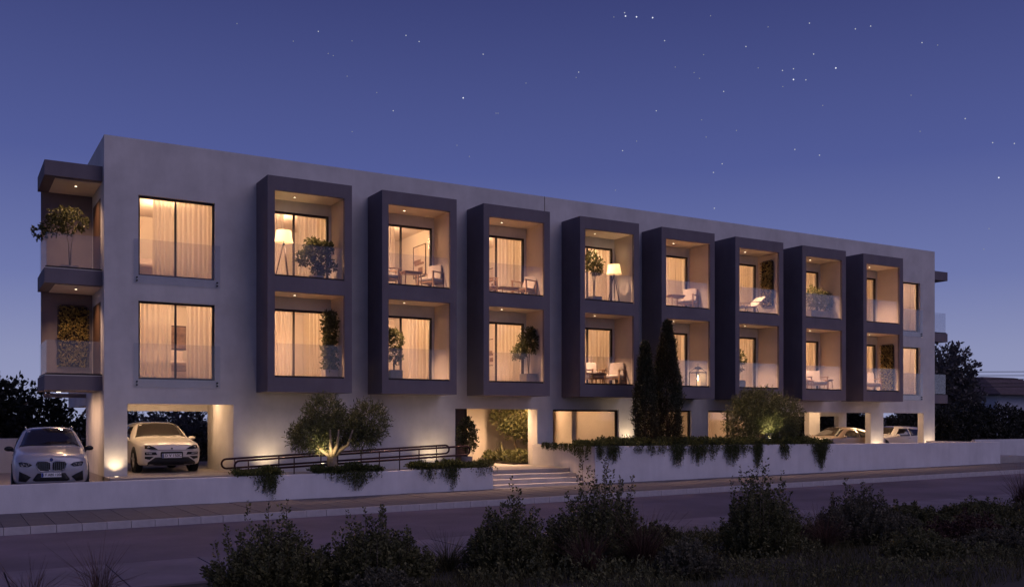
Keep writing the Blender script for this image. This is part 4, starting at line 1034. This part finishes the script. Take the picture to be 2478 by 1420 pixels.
    if front == 'kidney':
        for sg in (1, -1):
            k_ = panel('grille', [(y*sg, Z(z)) for y, z in [(.03,.62),(.07,.585),(.27,.585),(.345,.66),(.375,.76),(.335,.815),(.10,.815),(.035,.79)]], 'x', BLACK, .012)
            for j in range(6):
                yy = (.08+.05*j)*sg
                a = proj([(yy, Z(.60)), (yy, Z(.80))], 'x', .022); MB().tube(a, .007, 5).build('grille_bar', CHROME, k_)
            a = proj([(y*sg, Z(z)) for y, z in [(.03,.62),(.07,.58),(.27,.58),(.35,.66),(.38,.76),(.335,.82),(.10,.82),(.03,.79),(.03,.62)]], 'x', .016); MB().tube(a, .010, 5).build('grille_trim', CHROME, k_, True)
            hl_ = panel('headlight', [(y*sg, Z(z)) for y, z in [(.47,.735),(.56,.69),(.76,.705),(.80,.80),(.74,.815),(.55,.79)]], 'x', LENS, .010)
            for yy in (.585, .70):
                c_ = proj([(yy*sg, Z(.748))], 'x', .018)[0]; MB().tube([c_ + Vector((0, .042*math.cos(k*.55), .030*math.sin(k*.55))) for k in range(12)], .006, 5).build('light_ring', CHROME, hl_, True)
            panel('side_intake', [(y*sg, Z(z)) for y, z in [(.78,.58),(.80,.34),(.62,.32),(.50,.44),(.60,.50)]], 'x', BLACK, .008)
        panel('lower_grille', [(-.34, Z(.53)), (.34, Z(.53)), (.46, Z(.37)), (.40, Z(.335)), (-.40, Z(.335)), (-.46, Z(.37))], 'x', BLACK, .008)
        c_ = proj([(0, Z(.865))], 'x', .01)[0]
        MB().lathe([(.040, -.006), (.040, .006)], tuple(c_), 18, 'x').lathe([(.026, .0065), (.026, .008)], tuple(c_), 18, 'x', mi=1).build('emblem', [BLACK, PLATEBLUE], t)
        numplate(0, .485, .50, .11)
        for sg in (1, -1):
            MB().tube([(X(2.2), sg*.60, 1.60*zs), (X(2.35), sg*.62, 1.665*zs), (X(3.6), sg*.61, 1.655*zs), (X(3.75), sg*.59, 1.58*zs)], .020, 6).build('roof_rail', CHROME, t, True)
    elif front == 'curved':
        for sg in (1, -1):
            hl_ = panel('headlight', [(y*sg, Z(z)) for y, z in [(.42,.775),(.60,.775),(.80,.80),(.79,.90),(.66,.91),(.55,.86)]], 'x', LENS, .010)
            c_ = proj([(.70*sg, Z(.85))], 'x', .018)[0]; MB().ball(tuple(c_), (.012, .035, .03), 10).build('light_ring', CHROME, hl_, True)
            panel('side_intake', [(y*sg, Z(z)) for y, z in [(.44,.60),(.80,.60),(.80,.69),(.48,.69)]], 'x', BLACK, .008)
            a = proj([(.60*sg, Z(.645)), (.76*sg, Z(.655))], 'x', .02); MB().tube(a, .012, 6).build('position_light', PLATE, t, True)
            panel('side_intake', [(y*sg, Z(z)) for y, z in [(.54,.55),(.80,.55),(.80,.48),(.66,.45)]], 'x', BLACK, .008)
        panel('upper_intake', rrect(-.34, .34, Z(.52), Z(.70), .04), 'x', BLACK, .006)
        panel('lower_grille', [(-.50, Z(.52)), (.50, Z(.52)), (.72, Z(.36)), (.72, Z(.26)), (-.72, Z(.26)), (-.72, Z(.36))], 'x', BLACK, .010)
        a = proj([(y, Z(.745)) for y in np.linspace(-.66, .66, 15)], 'x', .002); MB().tube(a, .006, 4).build('bonnet_seam', BLACK, t)
        c_ = proj([(0, Z(.80))], 'x', .006)[0]; MB().ball(tuple(c_), (.01, .035, .022), 10).build('emblem', BLACK, t, True)
        numplate(0, .57, .60, .135)
    else:
        sym('headlight', [(.45,.72),(.62,.70),(.80,.76),(.78,.84),(.60,.80)], LENS)
        panel('lower_grille', rrect(-.45, .45, Z(.32), Z(.56), .06), 'x', BLACK, .008)
    return t
car('parked_car', 'silver SUV with twin kidney grille parked behind the low wall beside the corner pier', SUV, (-1.52, -.75, -.25), R(-90-3.5), PAINTS, 'kidney', 1.0, 'S F ABS 1206', .088, .38).scale = (1, .94, 1.03)
car('parked_car', 'white SUV with rounded bonnet parked in the carport bay beside the ramp', SUV, (2.02, 3.35, 0.0), R(-90+2), PAINTW, 'curved', .965, 'LD V 150CI', .125, .38)
car('parked_car', 'champagne coloured coupe parked sideways in the wide carport bay', COUPE, (32.95, 1.5, 0.0), R(180-4), PAINTB, 'plain', .815, '', .08, .33)
car('parked_car', 'white hatchback parked sideways in the narrow carport bay', SUV, (37.75, 2.3, 0.0), R(180-3), PAINTW, 'plain', .83, '', .08, .34)

# ------------------------------------------------------------------ neighbouring trees, house, power lines
def bgtree(name, label, loc, clumps, seed, material=L_TREE, dens=14, size=.20, h=2.0, group='dark trees around the plot', tl=.5, per=7, asp=.30):
    return tree(name, label, loc, lambda m_, rr: [limbs(m_, [(0,0,-.4), (rr.uniform(-.1,.1), 0, h*.5), (rr.uniform(-.3,.3), rr.uniform(-.3,.3), h)], .18, .10), limbs(m_, [(0,0,h*.5), (.7, .2, h*1.1), (1.2, .3, h*1.5)], .10, .04), limbs(m_, [(0,0,h*.5), (-.7, .1, h*1.1), (-1.2, -.2, h*1.5)], .10, .04)],
                clumps, dens, size, material, seed, group, BARK, asp, per, tl)
def blob(rr, n, rx, ry, z0, z1, s0, s1):
    return [((rr.uniform(-rx, rx), rr.uniform(-ry, ry), rr.uniform(z0, z1)), tuple(rr.uniform(s0, s1)*k for k in (1.1, 1, .85))) for _ in range(n)]
rr = random.Random(5)
bgtree('evergreen_tree', 'dark evergreen tree behind the silver car and its boundary wall', (-2.3, 13.5, -.6), blob(rr, 12, 1.5, 1.0, 1.3, 3.2, .8, 1.1), 91)
bgtree('evergreen_tree', 'dense evergreen tree beyond the boundary wall furthest from the building', (-5.0, 13.0, -.6), blob(rr, 10, 1.4, 1.0, 1.2, 2.9, .8, 1.1), 92)
bgtree('evergreen_tree', 'leaning evergreen tree between the silver car and the lit side wall', (.2, 14.5, -.6), [((-.6,0,2.2),(.9,.8,.75)), ((.2,0,1.7),(.8,.8,.7)), ((-.9,0,2.9),(.7,.7,.6)), ((.9,0,1.4),(.6,.6,.5)), ((-.2,0,.9),(.9,.8,.6))], 93)
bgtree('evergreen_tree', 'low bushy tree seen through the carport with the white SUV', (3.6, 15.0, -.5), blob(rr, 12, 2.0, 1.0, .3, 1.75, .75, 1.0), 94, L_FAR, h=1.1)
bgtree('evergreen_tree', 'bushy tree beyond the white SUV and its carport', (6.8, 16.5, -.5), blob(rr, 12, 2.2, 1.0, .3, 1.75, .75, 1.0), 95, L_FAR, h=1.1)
for k, (x, y) in enumerate(((46.5, 17), (52.0, 18), (41.5, 16))):
    bgtree('evergreen_tree', ['bushy tree seen through the wide carport bay', 'bushy tree seen through the narrow carport bay', 'dark bush behind the champagne coupe'][k], (x, y, -.4), blob(rr, 18, 3.0, 1.0, .3, 3.4, 1.0, 1.4), 100+k)
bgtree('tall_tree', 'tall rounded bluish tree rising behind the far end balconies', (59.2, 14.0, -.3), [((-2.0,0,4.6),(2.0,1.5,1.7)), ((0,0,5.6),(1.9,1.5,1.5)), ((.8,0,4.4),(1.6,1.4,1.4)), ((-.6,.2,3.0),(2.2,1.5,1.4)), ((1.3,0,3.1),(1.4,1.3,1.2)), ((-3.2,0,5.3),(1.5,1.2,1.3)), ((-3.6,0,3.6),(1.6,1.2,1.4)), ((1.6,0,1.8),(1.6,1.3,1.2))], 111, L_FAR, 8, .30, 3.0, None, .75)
bs = [(45.6, 4.6, 1.5, 2.0), (48.0, 5.0, 1.6, 2.2), (50.6, 5.4, 1.7, 2.6), (53.2, 6.0, 1.9, 2.6), (56.2, 6.4, 1.8, 2.2), (59.0, 6.8, 1.8, 2.2), (43.5, 5.4, 1.4, 1.6), (62.0, 7.4, 1.9, 2.4)]
for k, (x, y, r_, h) in enumerate(bs):
    q = random.Random(200+k)
    t = bgtree('evergreen_shrub', 'dark rounded shrub over the neighbouring boundary wall', (x, y, -.35), blob(q, 7, r_*.7, .7, .6, h, .7, 1.0), 120+k, L_TREE, 13, .17, 1.2, 'dark shrubs beyond the neighbouring wall', .4)
# house at the right edge
H = thing('neighbour_house', 'pale neighbouring house with a hipped tiled roof behind the dark shrubs', 'house', (79.6, 24.0, -.3))
HW = mat('house_render', (.46, .48, .55), .9, var=.06); TILE = mat('roof_tile', (.13, .095, .10), .8, var=.25, scale=2)
MB().box(-5, 8, -4, 6, -.3, 4.4).build('wall', HW, H)
m_ = MB(); n = 16
for k in range(n):
    def ringz(u, lift): 
        d = 3.2*u*1.55
        return (-5.9+d, 8.9-d, -4.9+d, 6.9-d, 4.3+1.75*u+lift)
    a = ringz(k/n, .05); b = ringz((k+1)/n, 0.0)
    va = [(a[0],a[2],a[4]),(a[1],a[2],a[4]),(a[1],a[3],a[4]),(a[0],a[3],a[4])]; vb = [(b[0],b[2],b[4]),(b[1],b[2],b[4]),(b[1],b[3],b[4]),(b[0],b[3],b[4])]
    vc = [(p[0],p[1],p[2]-.05-.0) for p in va]
    m_.add(va+vb, [(0,1,5,4),(1,2,6,5),(2,3,7,6),(3,0,4,7)]); m_.add(vc+va, [(0,1,5,4),(1,2,6,5),(2,3,7,6),(3,0,4,7)])
m_.box(-5.9, 8.9, -4.9, 6.9, 4.22, 4.30)
m_.build('roof', TILE, H)
MB().box(-3.2, -2.0, -4.04, -3.99, 1.4, 2.8).build('window', FRAME, H)
WA, WB = Vector((35.9, 27.9, 0)), Vector((80.6, 1.5, 0))           # the line crosses behind the building and over the neighbour's plot
for k, zc in enumerate((5.31, 5.03, 4.76, 4.45, 4.21)):
    t = MB().tube([tuple(WA.lerp(WB, i/12) + Vector((0, 0, zc + .06 - .12*math.sin(math.pi*i/12)))) for i in range(13)], .021, 4)
    tag(t.build('power_line', BLACK), 'thin overhead power line crossing behind the far end of the building', 'power line', 'overhead power lines')
for p_, n_ in ((WA, 'behind the building'), (WB, 'over the neighbouring plot')):
    po = thing('utility_pole', 'dark utility pole carrying the power lines ' + n_, 'pole', (p_.x, p_.y, zr(p_.x)-.1), 0)
    MB().tube([(0,0,-.2), (0,0,6.2)], [.14, .10], 10).build('shaft', WOODD, po, True)
    MB().box(-.06, .06, -.10, .10, 4.4, 6.0).build('insulator_bar', BLACK, po)

# ------------------------------------------------------------------ foreground shrubs, grasses
def shrub(label, loc, w_, h, seed, material=L_SHRUB, shoots=130, size=.055, group='shrubs on the verge', spiky=.5, d_=.8):
    rg = np.random.default_rng(seed); t = thing('verge_shrub', label, 'shrub', loc, 0, group)
    Ps, Ds, Ss = [], [], []; m_ = MB()
    for k in range(shoots):
        a = rg.random()*2*np.pi; rad = rg.random()**.6
        tip = np.array([math.cos(a)*rad*w_/2, math.sin(a)*rad*w_/2*d_, h*(1-.62*rad**2)*(.62+.38*rg.random()**(1.0/ max(.2, spiky)))])
        if rg.random() < .14*spiky*2: tip[2] = min(h*1.12, tip[2]*1.36)
        tip[2] *= (.45+.55*rg.random()**.5)
        base = np.array([tip[0]*.42, tip[1]*.42, -.08]); ctl = np.array([tip[0]*.95, tip[1]*.95, tip[2]*.42])
        m2 = 120; u = np.sort(.10+.90*rg.random(m2))[:, None]
        q = (1-u)**2*base+2*u*(1-u)*ctl+u*u*tip
        tg = nrm(2*(1-u)*(ctl-base)+2*u*(tip-ctl))
        rd = nrm(np.cross(tg, rg.normal(size=tg.shape)))
        q = q + rd*(.13*(1-u)**.8+.012)*rg.random((m2, 1))
        Ps.append(q); Ds.append(rd*.85+tg*.75); Ss.append(size*(.55+.8*rg.random(m2))*(1.2-.4*u[:, 0]))
        if k % 2 == 0: m_.tube([tuple((1-v)**2*base+2*v*(1-v)*ctl+v*v*tip) for v in (0, .35, .7, 1)], [.010, .007, .005, .002], 4, False)
    leaves('foliage', np.concatenate(Ps), np.concatenate(Ds), np.concatenate(Ss), .32, rg, material, t, .05)
    m_.build('stem', BARK, t)['kind'] = 'stuff'
SH = [('wide leafy shrub with upright tips opposite the blank wall', -.1, -17.2, 1.9, 1.15, L_SHRUB, 190, .5), ('leafy shrub growing into the wide shrub opposite the olive tree', 1.35, -17.4, 1.75, 1.12, L_SHRUB, 170, .5),
      ('dense dark shrub opposite the entrance steps', 3.5, -17.5, 1.45, 1.38, L_SHRUB, 170, .6), ('tallest shrub with spiky shoots opposite the planter corner', 5.0, -17.7, 1.9, 1.60, L_SHRUB, 230, .8),
      ('tall two peaked shrub opposite the cypresses', 8.1, -18.2, 1.55, 1.55, L_SHRUB, 190, .9), ('grey green round shrub opposite the right carport', 10.8, -18.1, 1.85, 1.30, L_SHRUB2, 200, .4),
      ('low grey shrub at the foot of the tallest shrub', 5.5, -19.3, 1.2, .72, L_SHRUB2, 120, .3), ('low bushy shrub on the kerb side between taller ones', 6.9, -16.9, 1.2, .55, L_SHRUB, 90, .3),
      ('low dark mound shrub on the kerb side opposite the broad olive', 10.2, -16.5, 1.5, .55, L_SHRUB, 110, .2), ('low mound shrub on the kerb side further along', 14.2, -16.6, 1.8, .6, L_SHRUB, 110, .2),
      ('reddish brown mound shrub at the far end of the verge', 20.0, -16.4, 2.2, .85, L_RED, 120, .3), ('grey green shrub at the far end of the verge', 18.0, -17.6, 2.2, .8, L_SHRUB2, 120, .3),
      ('low olive green mound between the tallest shrub and the two peaked shrub', 6.3, -18.0, 1.5, .62, L_SHRUB, 110, .2),
      ('low grey mound opposite the narrow carport bay', 12.4, -17.4, 1.7, .62, L_SHRUB2, 110, .2), ('brown scrubby mound by the grey green round shrub', 9.5, -17.2, 1.6, .58, L_RED, 100, .2),
      ('dark scrubby mound where the verge meets the strip opposite the right corner', 16.4, -16.8, 2.0, .62, L_SHRUB, 110, .2), ('broad low scrub at the near side of the verge', 12.0, -20.2, 2.0, .55, L_SHRUB2, 120, .2),
      ('brown low scrub at the near side of the verge behind the grey shrub', 10.0, -20.0, 1.6, .5, L_SHRUB, 100, .2), ('olive scrub on the near side beyond the brown scrub', 15.0, -19.2, 2.2, .6, L_SHRUB, 120, .2),
      ('small leafy plant at the foot of the wide shrub', .9, -18.6, 1.3, .55, L_SHRUB2, 90, .3), ('low brown mound in the grass opposite the carports', 13.0, -18.8, 1.9, .62, L_RED, 110, .3)]
for k, (lab, x, y, w_, h, ma, n, sp_) in enumerate(SH): shrub(lab, (x, y, vz(x, y)), w_, h, 300+k, ma, int(n*1.25), .054, spiky=sp_)
def tuft(label, loc, n, h, sp_, seed, material, cat='grass', group='tufts of tall grass on the verge', wd=.0035):
    rg = np.random.default_rng(seed); t = thing('grass_tuft', label, cat, loc, 0, group)
    a = rg.random(n)*6.283; b = np.stack([np.cos(a), np.sin(a), np.zeros(n)], 1)*rg.random((n, 1))*.12
    L_ = h*(.5+.5*rg.random((n, 1))); out_ = np.stack([np.cos(a), np.sin(a), np.zeros(n)], 1)*sp_*rg.random((n, 1)) + rg.normal(size=(n, 3))*.13
    up = np.array([0, 0, 1.0]); p1 = b+out_*.35+up*L_*.55; p2 = b+out_+up*L_*(.8+.2*rg.random((n, 1)))
    s = nrm(np.cross(out_+up*.3, rg.normal(size=(n, 3))))*wd
    V = np.stack([b-s, b+s, p1+s*.8, p1-s*.8, p2+s*.2, p2-s*.2], 1).reshape(-1, 3); o_ = (np.arange(n)*6)[:, None]
    F = np.concatenate([o_+np.array([[0,1,2,3]]), o_+np.array([[3,2,4,5]])], 0)
    mobj('blade_cluster', fastmesh('blade_cluster', V, F, material), t)
for k, (lab, x, y, n, h, sp_) in enumerate([('reddish tuft of tall grass beside the concrete strip opposite the left carport', -2.25, -16.6, 70, .78, .42), ('reddish tuft of tall grass by the corner of the concrete strip', -3.05, -16.5, 60, .62, .35),
        ('reddish tuft of tall grass among the shrubs opposite the steps', 4.2, -18.6, 160, .85, .5), ('reddish brown tuft of tall grass in front of the tallest shrub', 5.3, -18.5, 220, .95, .6),
        ('reddish tuft of tall grass at the far end of the verge', 19.2, -16.1, 120, 1.15, .4), ('brown tuft of tall grass between the two peaked shrub and the grey shrub', 9.5, -18.4, 200, .7, .6), ('spiky tuft of grass beside the dense dark shrub', 2.75, -16.9, 120, .55, .5)]):
    tuft(lab, (x, y, vz(x, y)-.02), n*2, h, sp_, 400+k, L_RED if k != 6 else L_GRASS)
rg = np.random.default_rng(9); n = 52000
gx = rg.uniform(-1.5, 26, n); gy = -15.7-rg.random(n)**1.3*6.5
keep = (gx > -.6 + (gy+16.2)*.2)
den = np.array([noise.noise(Vector((x*.8, y*.8, 1.7))) for x, y in zip(gx, gy)])
keep &= (den > -.22); gx, gy, den = gx[keep], gy[keep], den[keep]; n = len(gx)
gz = np.array([vz(x, y) for x, y in zip(gx, gy)])
b = np.stack([gx, gy, gz-.01], 1); h = (.07+.16*rg.random((n, 1)))*(1+np.clip(den, 0, 1)[:, None]*1.5); d = rg.normal(size=(n, 3))*.35; d[:, 2] = 1
s = nrm(np.cross(d, rg.normal(size=(n, 3))))*.007
V = np.stack([b-s, b+s, b+d*h], 1).reshape(-1, 3); F = np.arange(n*3).reshape(-1, 3)
n = 11000; sx_ = rg.uniform(1.0, 27, n); sy_ = -15.75-rg.random(n)**1.1*6.0
dn = np.array([noise.noise(Vector((x*.55, y*.7, 8.3))) for x, y in zip(sx_, sy_)]); kp = dn > -.05; sx_, sy_, dn = sx_[kp], sy_[kp], dn[kp]; n2 = len(sx_)
sz_ = np.array([vz(x, y) for x, y in zip(sx_, sy_)]) + rg.random(n2)*(.06+.5*dn)
P_, D_, S_ = twigs(rg, np.stack([sx_, sy_, sz_], 1), np.stack([rg.normal(size=n2)*.4, rg.normal(size=n2)*.4, np.ones(n2)], 1), 7, .16, .05)
tag(leaves('ground_cover', P_, D_, S_, .24, rg, L_SHRUB, None), 'low scrubby ground cover spreading over the verge', 'ground cover', kind='stuff')
o = mobj('grass', fastmesh('grass', V, F, L_GRASS)); tag(o, 'short dry grass growing over the verge', 'grass', kind='stuff')
